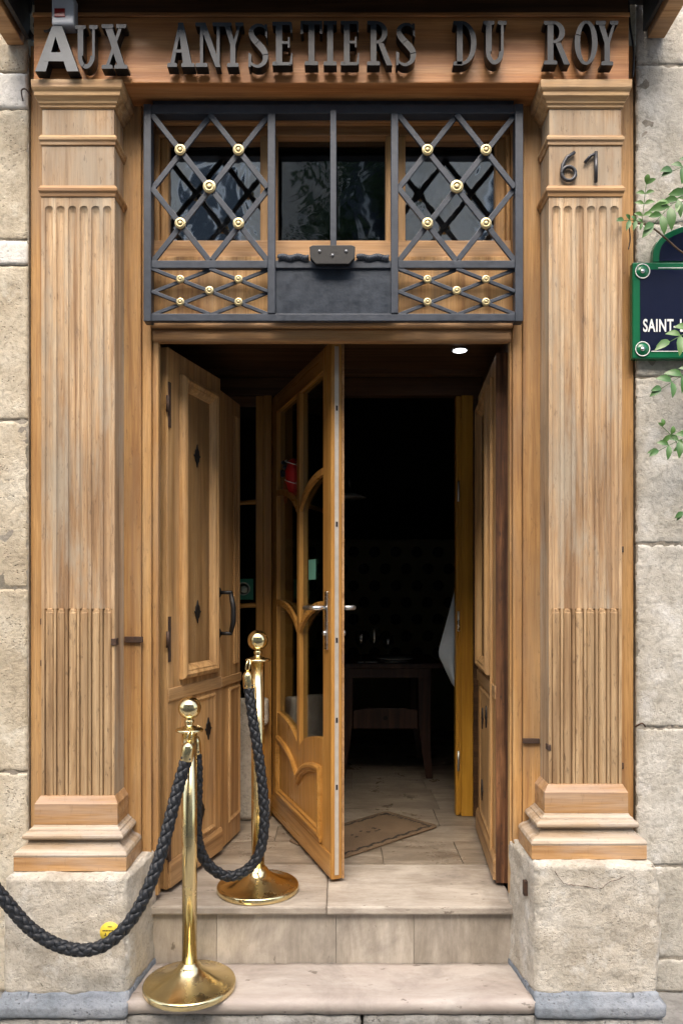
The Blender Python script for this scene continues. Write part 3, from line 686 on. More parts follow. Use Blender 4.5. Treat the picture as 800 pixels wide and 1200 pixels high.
def stone_plinth(sg, label):
    ztop = .188 if sg < 0 else .228
    t = thing('stone_plinth', label, 'plinth', (C0 + sg * .87, -.1, -.31), 0, 'stone plinths under the pilasters')
    xi, xo = .676, 1.072
    def sh(p):                                 # rough outline, slightly flared towards the ground
        a = (p.x - C0) * sg; k = max(0, min(1, (ztop - p.z) / .4))
        if a > .9: a += .012 * math.sin(p.z * 9 + 1) * (1 if sg > 0 else .4) + .006 * k
        if a < .75: a -= .028 * max(0, min(1, (p.y + .235) / .235)); a += -.008 * k
        y = p.y - (.012 * k if p.y < -.1 else 0)
        return Vector((C0 + sg * a, y, p.z))
    a, b = sorted((C0 + sg * xi, C0 + sg * xo))
    MB().rough(a, b, -.238, .05, -.20, ztop, .0095, .0062, 13., 20 + sg, .012, sh).build('block', M['plinth'], t, fix=False)
    def sh2(p):
        q = sh(p)
        if p.z > -.215 and p.y < -.2: q.y += .022
        if p.z > -.215 and (p.x - C0) * sg > 1.0: q.x -= sg * .015
        return q
    a, b = sorted((C0 + sg * (xi - .006), C0 + sg * (xo + .022)))
    MB().rough(a, b, -.270, .05, -.262, -.185, .0115, .003, 9., 30 + sg, .012, sh2).build('footing', M['skirt'], t, fix=False)
    MB().rough(a, b, -.262, .05, -.33, -.264, .02, .004, 9., 40 + sg, .01, sh).build('base_course', M['low'], t, fix=False)
    # stone cheek beside the sill
    a, b = sorted((C0 + sg * .6625, C0 + sg * .70))
    MB().rough(a, b, .02 if 0 else -.0, .1, -.25, .075, .02, .002, 9., 50 + sg, .006).build('cheek', M['plinth'], t, fix=False)
    if sg > 0:
        m = MB(); m.box(.618, .633, -.165, -.145, .095, .145); o = m.build('iron_slot', M['rust'], t, .002)
stone_plinth(-1, 'rough limestone plinth with yellow sticker below the left pilaster')
stone_plinth(1, 'rough cracked limestone plinth below the right pilaster')
# crack in the right plinth
rc = random.Random(8); base_ = [PX(x, y, -.246) for x, y in ((650, 1022), (660, 1036), (672, 1038), (690, 1040), (704, 1042), (715, 1034), (737, 1026))]
pts = []
for i in range(len(base_) - 1):
    for k in range(5): q = base_[i].lerp(base_[i + 1], k / 5); pts.append((q.x + rc.uniform(-.0012, .0012), -.2455, q.z + rc.uniform(-.0022, .0022)))
sp = MB().tube(pts, [rc.uniform(.0006, .0016) for _ in pts], 5)
o = sp.build('crack', M['rust'], bpy.data.objects['stone_plinth.001'])
# round yellow sticker
p = PX(129, 1093, -.252); t = thing('sticker', 'round yellow sticker on the left stone plinth behind the rope', 'sticker', (p.x, -.252, p.z))
MB().lathe([(.034, 0), (.034, .0015), (.0005, .0016)], (p.x, -.2505, p.z), 32, 'y').build('disc', M['yellowst'], t)
m = MB()
for i in range(9): m.box(p.x - .024 + i * .0052, p.x - .0205 + i * .0052, -.2527, -.2522, p.z + .003 + (i % 2) * .0005, p.z + .0075)
for x, z, w_, h_ in ((-.008, .017, .014, .0025), (-.020, -.012, .007, .0025), (-.016, -.012, .0025, .010), (.002, -.01, .006, .008), (.012, -.008, .007, .007)): m.box(p.x + x, p.x + x + w_, -.2527, -.2522, p.z + z, p.z + z + h_)
m.build('print', M['ink'], t)

# ------------------------------------------------------------------ vestibule shell and dark room
t = thing('vestibule', 'dark wood lined entrance lobby behind the outer doors', 'lobby', (C0, .6, 0))
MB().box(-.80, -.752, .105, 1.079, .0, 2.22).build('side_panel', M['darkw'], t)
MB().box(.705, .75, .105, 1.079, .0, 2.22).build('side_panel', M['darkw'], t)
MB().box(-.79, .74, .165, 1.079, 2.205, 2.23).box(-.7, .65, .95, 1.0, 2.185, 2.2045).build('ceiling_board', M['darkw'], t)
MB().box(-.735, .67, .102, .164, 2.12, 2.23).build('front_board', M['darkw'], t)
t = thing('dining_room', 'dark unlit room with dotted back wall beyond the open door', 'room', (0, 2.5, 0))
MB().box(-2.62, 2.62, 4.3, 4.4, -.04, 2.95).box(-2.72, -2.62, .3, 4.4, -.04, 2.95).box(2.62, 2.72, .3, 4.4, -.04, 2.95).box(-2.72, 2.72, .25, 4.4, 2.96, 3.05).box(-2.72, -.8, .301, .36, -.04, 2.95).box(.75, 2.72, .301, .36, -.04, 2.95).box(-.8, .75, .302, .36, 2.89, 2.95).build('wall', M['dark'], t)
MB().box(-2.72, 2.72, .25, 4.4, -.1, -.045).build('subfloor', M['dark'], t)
dots = MB(); M['dotw'] = paint('dotted banquette cloth', (.13, .107, .052), .8, 0, .3, .2)
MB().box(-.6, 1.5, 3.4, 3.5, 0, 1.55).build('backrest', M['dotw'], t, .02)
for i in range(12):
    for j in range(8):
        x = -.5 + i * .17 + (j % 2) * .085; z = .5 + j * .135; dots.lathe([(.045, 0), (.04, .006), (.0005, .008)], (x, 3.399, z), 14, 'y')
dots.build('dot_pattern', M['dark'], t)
# downlight
p = PX(537.5, 403, .62); dl = thing('downlight', 'small round lit spotlight in the lobby ceiling', 'ceiling light', (.525, .64, 2.2))
zc = 2.2045
cx = .525
MB().lathe([(.040, -.004), (.040, 0), (.031, 0), (.031, -.004)], (cx, .64, zc), 28).build('rim', M['zinc'], dl)
MB().lathe([(.030, -.0065), (.030, -.0045), (.0005, -.0045)], (cx, .64, zc), 28).build('lens', M['lamp'], dl)

# inner partition: header, right yellow jamb, left post, sidelight, stone base
t = thing('inner_partition', 'varnished inner door frame with narrow sidelight on the left', 'door frame', (0, 1.1, 0))
MB().box(-.752, .705, 1.08, 1.15, 2.115, 2.2045).build('header', M['darkw'], t, .004)
MB().box(.575, .600, 1.095, 1.15, 0, 2.114).box(.6005, .66, 1.08, 1.16, 0, 2.114).build('jamb', M['yellow'], t, .004)
MB().box(.587, .6015, 1.074, 1.0795, .02, 2.0).build('moulding', M['yellow'], t, .003)
MB().box(.661, .704, 1.081, 1.15, 0, 2.114).build('infill', M['darkw'], t)
for z in (.28, .98, 1.63): MB().tube([(.585, 1.073, z - .05), (.585, 1.073, z + .05)], .006, 10).build('hinge', M['chrome'], t)
MB().box(-.430, -.392, 1.09, 1.15, .0, 2.114).box(-.3915, -.350, 1.08, 1.15, 0, 2.114).build('post', M['glossw'], t, .004)
MB().box(-.751, -.4305, 1.085, 1.13, 2.06, 2.1135).box(-.70, -.66, 1.085, 1.13, .61, 2.06).build('sash', M['darkw'], t, .003)
for z in (1.55, 1.03):
    pts = [(-.66 + .23 * i / 10, 1.10, z + .03 * math.sin(i / 10 * math.pi * .5)) for i in range(11)]
    MB().tube(pts, .012, 8).build('glazing_bar', M['glosswx'], t)
MB().box(-.659, -.431, 1.105, 1.109, .6, 2.06).build('pane', M['gdoor'], t)
MB().rough(-.75, -.405, 1.0, 1.079, 0, .60, .03, .003, 8, 60, .01).rough(-.404, -.362, 1.0, 1.075, .47, .60, .015, .003, 8, 61, .015).rough(-.404, -.355, 1.0, 1.075, 0, .10, .015, .003, 8, 62, .012).build('stone_base', M['plinth'], t, fix=False)
# green round sticker on the sidelight
p = PX(285, 690, 1.10)
t = thing('window_sticker', 'dark green square notice with a pale ring on the left sidelight', 'sticker', (p.x, 1.1, p.z))
MB().box(p.x - .05, p.x + .05, 1.1035, 1.1045, p.z - .055, p.z + .05).build('sheet', M['greenst'], t)
MB().lathe([(.034, 0), (.034, .001), (.027, .001), (.027, 0)], (p.x, 1.1034, p.z), 26, 'y').lathe([(.018, 0), (.018, .001), (.0005, .0012)], (p.x + .003, 1.1034, p.z - .003), 20, 'y').build('ring', M['paper'], t)

# ------------------------------------------------------------------ outer door leaves
DIAM = [(0, 1), (.22, .62), (.55, .42), (.62, .12), (1, 0), (.62, -.14), (.5, -.45), (.2, -.62), (0, -1), (-.2, -.62), (-.5, -.45), (-.62, -.14), (-1, 0), (-.62, .12), (-.55, .42), (-.22, .62)]
RP = [(0, 0), (0, .016), (.006, .024), (.018, .028), (.028, .022), (.034, .022), (.044, .012), (.052, .004), (.056, -.004)]
def leaf(name, label, loc, rz, w_, u0, u1, uc, low, handle, edge=None, dm=True, flip=False, TH=.045):
    t = thing(name, label, 'door', loc, rz)
    z0, z1 = .012, 2.045
    bl = lambda mb, n, mt, bv=.003, par=None: mb.build(n, mt, par or t, bv, world=False)
    bl(MB().box(0, w_, 0, TH, z0, z1), 'leaf_board', M['door'])
    bl(MB().panel(u0, u1, .79, 1.965, RP + [(.057, -.0005)]), 'raised_panel', M['door'], .001)
    bl(MB().box(.0, w_, -.006, -.0003, .715, .765), 'lock_rail', M['doorx'])
    bl(MB().panel(u0 + .02, u1, .13, .70, [(0, 0), (0, .004), (.008, .008), (.016, .004), (.02, .002)]), 'lower_panel', M['door'], .001)
    bl(MB().stack(0.002, w_ - .002, -.006, -.0003, [(.006, .02), (.006, .10), (.0, .115), (-.004, .118)], 0, 0), 'kick_board', M['doorx'], .002)
    if dm:
        for (du, dz_) in uc:
            bl(MB().prism([(du + .030 * a, dz_ + .048 * b) for a, b in DIAM], -.0075 if dz_ < .75 else -.006, -.0015), 'diamond_stud', M['black'], .0015)
    if edge: bl(MB().box(w_ + .0005, w_ + .006, -.002, TH + .002, z0, z1), 'worn_edge', M['oldw'], .002)
    return t, bl
hx, hy = -.650, .10
t, bl = leaf('outer_door', 'weathered oak outer door leaf folded open at the left, with black diamond studs', (hx, hy, 0), math.atan2(.44, .131), .455, .09, .40, [(.232, 1.675), (.236, 1.048), (.33, .56), (.27, .235)], True, True)
for z in (1.83, 1.01-.06, .16):
    h = bl(MB().box(.002, .020, -.005, -.0005, z - .085, z + .085), 'hinge', M['rust'], .001)
    bl(MB().tube([(-.008, -.006, z - .03), (-.008, -.006, z + .03)], .007, 8), 'hinge_pin', M['rust'], 0, h)
hd = bl(MB().tube([(.435, -.058, 1.12), (.438, -.068, 1.06), (.438, -.068, 1.0), (.435, -.058, .955)], [.009, .0115, .0115, .009], 10).tube([(.435, 0, 1.125), (.435, -.062, 1.125)], .008, 8).tube([(.435, 0, .95), (.435, -.062, .95)], .008, 8), 'pull_handle', M['black'], 0)
bl(MB().lathe([(.022, 0), (.022, .004), (.012, .009), (.0005, .01)], (.435, -.0005, 1.125), 16, 'y').lathe([(.02, 0), (.02, .004), (.012, .009), (.0005, .01)], (.435, -.0005, .95), 16, 'y'), 'rose', M['black'], 0, hd)
# narrow second fold
t = thing('folding_leaf', 'narrow reeded oak fold behind the left outer door leaf', 'door', (-.522, .545, 0), math.atan2(.265, .050))
bl2 = lambda mb, n, mt, bv=.003: mb.build(n, mt, t, bv, world=False)
bl2(MB().box(0, .27, 0, .04, .012, 2.0), 'leaf_board', M['door'])
m = MB()
for u in (.165, .195, .225): m.box(u, u + .016, -.009, -.0005, .80, 1.93)
bl2(m, 'reed', M['door'], .004)
bl2(MB().box(.0, .27, -.008, -.0005, .715, .755), 'lock_rail', M['doorx'])
bl2(MB().panel(.10, .255, .10, .70, [(0, 0), (0, .005), (.008, .009), (.016, .004), (.02, .002)]), 'lower_panel', M['door'], .001)
# right leaf, seen almost edge on
t, bl = leaf('outer_door', 'oak outer door leaf folded open at the right, with dark worn hinge edge', (.640, .83, 0), math.atan2(-.655, -.047), .657, .10, .50, [(.30, 1.675), (.30, 1.048), (.36, .60), (.22, .57), (.20, .25)], True, False, edge=True)
bl(MB().box(.545, .56, -.012, -.0003, .03, 1.98), 'moulding', M['door'], .003)

# ------------------------------------------------------------------ glazed inner door, standing open
GW, GT = .932, .044
t = thing('glazed_door', 'varnished oak glass door with arched glazing bars standing open in the middle', 'door', (-.346, 1.08, 0), math.atan2(-.88, .306))
def gb(mb, n, mt, bv=.003, par=None): return mb.build(n, mt, par or t, bv, world=False)
zt = 2.10; st = .105; cu = GW / 2 - .005
gb(MB().box(0, st * .8, 0, GT, .012, zt), 'stile', M['glossw'], .004)
gb(MB().box(GW - st, GW, 0, GT, .012, zt), 'stile', M['glossw'], .004)
gb(MB().box(st * .8 + .0003, GW - st - .0003, .001, GT - .001, zt - .09, zt - .001), 'top_rail', M['glosswx'], .004)
gb(MB().box(cu - .021, cu + .021, .0015, GT - .0015, .42, zt - .0905), 'mullion', M['glossw'], .004)
def arcs(zs, dz, u0, u1, n=14):                # shape of a cross bar: flat at the stile, steepening to the mullion
    out = []
    for i in range(n + 1):
        q = i / n; out.append((u0 + (u1 - u0) * q, zs - dz * (1 - math.sqrt(max(0, 1 - (.9 * q) ** 2.0))) / (1 - math.sqrt(1 - .81))))
    return out
uL, uR = st * .8, GW - st
def crossbar(zs, dz, hgt, y0, y1, name, mt, bv=.002):
    m = MB()
    for (a, b) in ((uL + .0004, cu - .0215), (uR - .0004, cu + .0215)):
        pts = arcs(zs, dz, a, b)
        if a > b: pts = pts[::-1]
        poly = pts + [(p[0], p[1] - hgt) for p in pts[::-1]]
        n = len(pts)
        for i in range(n - 1): m.prism([pts[i], pts[i + 1], (pts[i + 1][0], pts[i + 1][1] - hgt), (pts[i][0], pts[i][1] - hgt)], y0, y1)
    return gb(m, name, mt, 0)
crossbar(1.625, .115, .028, .001, .016, 'glazing_bar', M['glosswx'])
crossbar(1.090, .115, .028, .001, .016, 'glazing_bar', M['glosswx'])
# solid lower part: board whose top follows the arches
m = MB()
for (a, b) in ((uL + .0004, cu), (uR - .0004, cu)):
    pts = arcs(.535, .10, a, b)
    for i in range(len(pts) - 1):
        p, q = pts[i], pts[i + 1]
        m.prism([p, q, (q[0], .0125), (p[0], .0125)], .003, GT - .003)
bm_o = gb(m, 'lower_board', M['glossw'], 0)
# mouldings of the lower panel: arched top, sides, bottom, stepped
def sweep(pts, prof, name, mt):                # pts closed in XZ, prof (offset inward, height)
    n = len(pts); L = []
    for off, h in prof:
        l = []
        for i in range(n):
            p0, p1, p2 = Vector(pts[i - 1]), Vector(pts[i]), Vector(pts[(i + 1) % n])
            d1 = (p1 - p0).normalized(); d2 = (p2 - p1).normalized(); n1 = Vector((-d1.y, d1.x)); n2 = Vector((-d2.y, d2.x))
            b = (n1 + n2); b = b / max(.35, b.length_squared / 2) if b.length > 1e-6 else n1
            q = p1 + b * off; l.append((q.x, .003 - h, q.y))
        L.append(l)
    mb = MB(); nn = n
    v = [p for l in L for p in l]; f = []
    for k in range(len(L) - 1):
        for i in range(nn): j = (i + 1) % nn; f.append((k * nn + i, k * nn + j, (k + 1) * nn + j, (k + 1) * nn + i))
    mb.add(v, f); return gb(mb, name, mt, 0)
la = arcs(.425, .105, uL + .02, cu, 12); ra = arcs(.425, .105, uR - .02, cu, 12)
loop = [(uL + .02, .135), (uR - .02, .135)] + ra[:-1] + la[::-1]
sweep(loop, [(0, 0), (0, .012), (.008, .018), (.018, .018), (.024, .012), (.034, .012), (.040, .002)], 'panel_moulding', M['glosswx'])
gb(MB().box(uL + .02, uR - .02, -.009, .0025, .118, .134).box(.0, GW, -.004, -.0003, .02, .112), 'kick_rail', M['glosswx'], .004)
# panes (three heights, two columns) just behind the bars
for a, b in ((uL, cu - .0215), (cu + .0215, uR)):
    for z0, z1 in ((.44, 1.03), (1.032, 1.57), (1.572, zt - .092)):
        gb(MB().box(a, b, .020, .024, z0, z1), 'pane', M['gdoor'], 0)
# lock edge
e = gb(MB().box(GW + .0005, GW + .003, .014, .030, .03, zt - .02), 'lock_strip', M['alu'], 0)
m = MB()
for z in (.36, .62, .93, 1.38, 1.83): m.box(GW + .0032, GW + .004, .018, .026, z, z + .02)
gb(m, 'keep', M['black'], 0, e)
gb(MB().box(GW - .006, GW + .0004, GT + .0005, GT + .010, .012, zt), 'rebate_lip', M['casex'], .002)
# lever handles both sides
for s, yb in ((-1, 0.), (1, GT)):
    pl = gb(MB().box(GW - .062, GW - .030, yb - .008 if s < 0 else yb + .0105, yb - .0005 if s < 0 else yb + .018, .90, 1.13), 'handle_plate', M['chrome'], .003)
    y1 = yb + s * (.018 if s > 0 else .008)
    gb(MB().tube([(GW - .046, y1, 1.065), (GW - .046, y1 + s * .042, 1.065), (GW - .052, y1 + s * .05, 1.065), (GW - .165, y1 + s * .05, 1.062)], .0095, 10).tube([(GW - .046, y1, .965), (GW - .046, y1 + s * .010, .965)], .011, 10), 'lever', M['chrome'], 0, pl)
# things stuck or hanging on the door glass
def ondoor(u, y, z):
    a = math.atan2(-.88, .306); return Vector((-.346 + u * math.cos(a) - y * math.sin(a), 1.08 + u * math.sin(a) + y * math.cos(a), z))
p = ondoor(.29, .032, 1.66)
tt = thing('red_ornament', 'oval red and white ornament hanging behind the door glass', 'ornament', p, math.atan2(-.88, .306), 'ornaments on the door glass')
MB().lathe([(.0005, -.085), (.024, -.07), (.040, -.02), (.042, .03), (.028, .08), (.0005, .095)], (0, 0, 0), 20).build('body', M['redorn'], tt, world=False)
MB().tube([(.043 * math.cos(a) , -.043 * math.sin(a), -.035 + a * .014) for a in [i * .35 for i in range(0, 26)]], .002, 5).build('white_swirl', M['white'], tt, world=False)
p = ondoor(.14, .03, 1.70)
tt = thing('bead_ornament', 'dark beaded cluster with red pendant hanging by the door hinge', 'ornament', p, math.atan2(-.88, .306), 'ornaments on the door glass')
m = MB(); random.seed(4)
for k in range(14):
    q = (random.uniform(-.03, .03), random.uniform(-.012, .012), random.uniform(-.02, .06)); m.lathe([(.0005, -.012), (.009, -.007), (.012, 0), (.009, .007), (.0005, .012)], q, 10)
m.build('bead_cluster', M['ironp'], tt, world=False)
MB().tube([(.026 * math.sin(a), 0, -.08 - .06 * math.cos(a)) for a in [i * math.pi / 10 for i in range(21)]], .0045, 6).build('loop', M['redorn'], tt, world=False)
p = ondoor(.62, .0185, 1.22)
tt = thing('door_notice', 'small teal notice stuck to the upper door glass', 'notice', p, math.atan2(-.88, .306))
MB().box(-.05, .05, -.001, .0, -.04, .045).build('sheet', M['teal'], tt, world=False)

# ------------------------------------------------------------------ doormat
def mat():
    c = [Vector((.217, 1.14)), Vector((.484, .92)), Vector((.004, .458)), Vector((-.263, .678))]
    ctr = sum(c, Vector((0, 0))) / 4; ax = (c[2] - c[1]).normalized()
    t = thing('doormat', 'tan coir doormat with dark leafy border lying askew inside the door', 'doormat', (ctr.x, ctr.y, 0), math.atan2(ax.y, ax.x))
    L, W_ = .33, .172
    pts = []
    for sx, sy in ((1, 1), (-1, 1), (-1, -1), (1, -1)):
        for k in range(5):
            a = R({(1, 1): 0, (-1, 1): 90, (-1, -1): 180, (1, -1): 270}[(sx, sy)] + k * 22.5); pts.append((sx * (L - .03) + .03 * math.cos(a), sy * (W_ - .03) + .03 * math.sin(a)))
    mb = MB(); mb.loft([[(x, y, z) for x, y in pts] for z in (.0012, .009)]); mb.build('pile', M['mat'], t, .002, world=False)
    m = MB(); rd = random.Random(2)
    def blot(x, y, s):
        a0 = rd.random() * 6; pp = [(x + s * rd.uniform(.4, 1) * math.cos(a0 + k * .785) * 1.6, y + s * rd.uniform(.4, 1) * math.sin(a0 + k * .785), ) for k in range(8)]
        m.loft([[(a, b, z) for a, b in pp] for z in (.0091, .0099)])
    for i in range(34):
        x = -L + .035 + i * (2 * L - .07) / 33
        for y in (-W_ + .03, W_ - .03): blot(x, y + .006 * math.sin(i * 1.4), .0105)
    for i in range(14):
        y = -W_ + .04 + i * (2 * W_ - .08) / 13
        for x in (-L + .035, L - .035): blot(x + .006 * math.sin(i * 1.6), y, .0105)
    for i in range(9): blot(rd.uniform(-.08, .08), rd.uniform(-.04, .04), .008)
    o = m.build('border_motif', M['matd'], t, 0, world=False)
mat()

# ------------------------------------------------------------------ dining table and settings in the gloom
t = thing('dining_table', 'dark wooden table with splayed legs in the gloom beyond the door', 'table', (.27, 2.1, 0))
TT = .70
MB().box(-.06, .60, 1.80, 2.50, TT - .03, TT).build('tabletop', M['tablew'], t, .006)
MB().box(.0, .54, 1.84, 2.44, TT - .09, TT - .031).build('apron', M['tablew'], t, .004)
for sx in (0, 1):
    for y in (1.87, 2.42):
        xa = .03 if sx == 0 else .50; sg = -1 if sx == 0 else 1
        m = MB(); L = []
        for z, w_, o in ((TT - .03, .042, 0), (.35, .038, .0), (.22, .03, sg * .006), (.0, .02, sg * .03)):
            L.append([(xa + o + a * w_, y + b * w_ * .7, z) for a, b in ((-1, -1), (1, -1), (1, 1), (-1, 1))])
        m.loft(L); m.build('leg', M['tablew'], t, .004)
MB().prism([(.07, .30), (.46, .30), (.46, .41), (.38, .425), (.15, .425), (.07, .41)], 1.86, 1.885).build('stretcher_board', M['tablew'], t, .003)
MB().lathe([(.014, 0), (.014, .003), (.0005, .003)], (.265, 1.8595, .365), 12, 'y').build('peg_hole', M['dark'], t)
def wineglass(x, y, label, k=1.):
    t = thing('wine_glass', label, 'glass', (x, y, TT), 0, 'glasses on the dark table')
    MB().lathe([(.0005, .001), (.034, .002), (.034, .004), (.006, .010), (.0045, .02), (.0045, .075 * k), (.012, .085 * k), (.030, .11 * k), (.036, .14 * k), (.030, .185 * k), (.029, .185 * k), (.034, .14 * k), (.028, .112 * k), (.0005, .092 * k)], (0, 0, 0), 24).build('bowl', M['gware'], t, world=False)
wineglass(.12, 1.98, 'leftmost stemmed glass standing on the dark table')
wineglass(.20, 1.92, 'tall middle stemmed glass on the dark table', 1.15)
wineglass(.285, 1.95, 'short stemmed glass beside the plate on the table', .85)
tag(MB().lathe([(.0005, 0), (.06, 0), (.068, .004), (.10, .014), (.115, .02), (.114, .022), (.066, .008), (.0005, .006)], (.33, 1.95, TT + .0005), 40).build('plate', M['plate'], None), 'round white plate on the near edge of the dark table', 'plate')
tag(MB().tube([(.40, 1.85, TT + .006), (.36, 1.825, TT + .006), (.27, 1.825, TT + .006), (.235, 1.86, TT + .012)], [.004, .0035, .003, .006], 8).build('fork', M['chrome'], None), 'shiny metal fork lying before the plate on the table', 'fork')
tag(MB().box(.10, .215, 1.86, 1.875, TT + .0005, TT + .0035).build('knife', M['chrome'], None, .001), 'metal knife lying on the table left of the plate', 'knife')
# pendant lamp
t = thing('pendant_lamp', 'dim glass pendant lamp hanging in the dark room beside the door', 'lamp', (.03, 2.6, 1.6))
px_ = .055
MB().tube([(px_, 2.6, 2.95), (px_, 2.6, 2.1)], .004, 6).build('cord', M['cable'], t)
MB().lathe([(.02, .0), (.026, .08), (.016, .14), (.024, .2), (.012, .28), (.006, .32)], (px_, 2.6, 1.82), 16).build('stem', M['gware'], t)
MB().lathe([(.0005, .02), (.06, .018), (.115, .0), (.118, .006), (.06, .03), (.02, .04), (.0005, .04)], (px_, 2.6, 1.78), 30).build('lamp_shade', M['plate'], t)
# cloth hanging behind the right jamb
def cloth():
    m = MB(); nu, nv = 14, 22; F_ = []
    for lay in (0, .003):
        for j in range(nv + 1):
            v = j / nv
            for i in range(nu + 1):
                u = i / nu
                z = 1.17 - v * (.52 + .12 * (u if u > .0 else 0) - .27 * max(0, (.5 - u)) * 0) 
                left = .615 - (.02 + .09 * min(1, v * 1.5)) * (1 - max(0, v - .72) * 2.2)
                x = left + (.66 - left) * u
                F_.append((x, 1.21 + .018 * math.sin(u * 9 + v * 2) * (v + .2) + lay, z - .04 * max(0, v - .5) * 0))
    n = (nu + 1) * (nv + 1); f = []
    for L in (0, 1):
        for j in range(nv):
            for i in range(nu):
                a = L * n + j * (nu + 1) + i; q = (a, a + 1, a + nu + 2, a + nu + 1); f.append(q if L == 0 else q[::-1])
    for j in range(nv):
        for i in (0, nu):
            a = j * (nu + 1) + i; f.append((a, a + nu + 1, a + nu + 1 + n, a + n))
    m.add(F_, f, True)
    tag(m.build('hanging_cloth', M['cloth'], None), 'pale blue cloth hanging from the far side of the yellow jamb', 'cloth')
cloth()

# ------------------------------------------------------------------ brass stanchions and ropes
def stanchion():
    t = thing('stanchion', 'x', 'stanchion', (0, 0, 0), 0, 'brass rope stanchions')
    b = lambda mb, n, mt=M['brass'], par=None: mb.build(n, mt, par or t, 0, world=False)
    b(MB().lathe([(.0005, .0), (.150, .0), (.1545, .003), (.155, .016), (.153, .021), (.149, .024), (.142, .0245), (.112, .034), (.082, .046), (.056, .060), (.042, .071), (.0385, .077), (.036, .081), (.031, .084), (.0285, .089), (.0262, .090), (.0005, .091)], n=72), 'base')
    b(MB().lathe([(.025, .085), (.025, .868), (.0005, .868)][::1], n=36), 'pole')
    b(MB().lathe([(.0005, .865), (.044, .865), (.047, .868), (.047, .872), (.043, .875), (.028, .879), (.014, .884), (.011, .890), (.0155, .896), (.015, .903), (.010, .906), (.0095, .913), (.011, .916), (.0005, .917)], n=40), 'collar')
    b(MB().lathe([(max(.0005, .0385 * math.sin(a)), .9445 - .0385 * math.cos(a)) for a in [math.pi * i / 24 for i in range(25)]], n=40), 'ball_finial')
    return t
st1 = stanchion(); st1.location = (-.512, -.180, -.208)
st2 = copy_tree(st1); st2.location = (-.316, .136, .0)
st3 = copy_tree(st1); st3.location = (-1.50, -.44, -.312)
st1['label'] = 'brass stanchion standing on the lower stone step in front'
st2['label'] = 'brass stanchion on the upper sill beside the glass door'
st3['label'] = 'brass stanchion on the pavement at the far end of the rope'

def catmull(P, n=14):
    P = [Vector(p) for p in P]; out = []
    for i in range(len(P) - 1):
        p0, p1, p2, p3 = P[max(0, i - 1)], P[i], P[i + 1], P[min(len(P) - 1, i + 2)]
        for k in range(n):
            t_ = k / n; out.append(.5 * ((2 * p1) + (p2 - p0) * t_ + (2 * p0 - 5 * p1 + 4 * p2 - p3) * t_ ** 2 + (3 * p1 - p0 - 3 * p2 + p3) * t_ ** 3))
    out.append(P[-1]); return out
def resample(P, step):
    L = [0]
    for i in range(1, len(P)): L.append(L[-1] + (P[i] - P[i - 1]).length)
    n = int(L[-1] / step); out = []; j = 0
    for k in range(n + 1):
        s_ = L[-1] * k / n
        while j < len(L) - 2 and L[j + 1] < s_: j += 1
        q = (s_ - L[j]) / max(1e-9, L[j + 1] - L[j]); out.append(P[j].lerp(P[j + 1], q))
    return out, L[-1]
def rope(ctrl, label, R0, ends, hooks):
    t = thing('barrier_rope', label, 'rope', ctrl[0], 0, 'black braided ropes between the stanchions')
    P, Ln = resample(catmull(ctrl), .0035); N_ = len(P)
    tn = [(P[min(i + 1, N_ - 1)] - P[max(i - 1, 0)]).normalized() for i in range(N_)]
    nn = tn[0].orthogonal().normalized(); fr = []
    for i in range(N_):
        nn = (nn - tn[i] * nn.dot(tn[i])).normalized(); fr.append((nn.copy(), tn[i].cross(nn)))
    pitch = .165; m = MB(); nsd = 8
    for dirn in (1, -1):
        for k in range(4):
            L = []; C = []
            for i in range(N_):
                ws = 2 * math.pi * (i * .0035) / pitch; th = dirn * ws + k * math.pi / 2
                rr = R0 * (.60 + .15 * dirn * math.cos(4 * ws)); C.append(P[i] + (fr[i][0] * math.cos(th) + fr[i][1] * math.sin(th)) * rr)
            for i in range(N_):
                tt_ = (C[min(i + 1, N_ - 1)] - C[max(i - 1, 0)]).normalized(); rad = (C[i] - P[i]).normalized(); sd_ = tt_.cross(rad).normalized()
                L.append([C[i] + (rad * math.cos(a) * .34 + sd_ * math.sin(a) * .50) * R0 for a in [2 * math.pi * q / nsd for q in range(nsd)]])
            m.loft(L, True, True)
    m.build('braid', M['rope'], t, 0, fix=False)
    for (e, d, hk) in zip((P[0], P[-1]), (-tn[0], tn[-1]), hooks):
        if hk is None: continue
        z = Vector((0, 0, 1)); dd = (d * .5 + z * .5).normalized() if d.z > 0 else z
        rings = []; a1 = dd.orthogonal().normalized(); a2 = dd.cross(a1)
        for r, h in ((.0005, -.012), (R0 * .98, -.012), (R0 * 1.04, -.010), (R0 * 1.04, .030), (R0 * .98, .037), (R0 * .75, .046), (R0 * .4, .051), (.0005, .053)):
            rings.append([e + dd * h + (a1 * math.cos(q) + a2 * math.sin(q)) * r for q in [2 * math.pi * i / 24 for i in range(24)]])
        fer = MB().loft(rings, True, True).build('ferrule', M['brass'], t)
        top = e + dd * .052; hk = Vector(hk)
        mid = top.lerp(hk, .5) + Vector((.0, -.012, 0))
        MB().tube([top, top + Vector((-.007, 0, .008)), mid + Vector((-.006, 0, 0)), hk + Vector((-.003, -.003, .004)), hk + Vector((.006, .0, .0)), mid + Vector((.008, 0, .004)), top + Vector((.006, 0, .010)), top], .0032, 8).build('hook', M['brass'], fer)
def pth2(L): return [PX(x, y, Y) for x, y, Y in L]
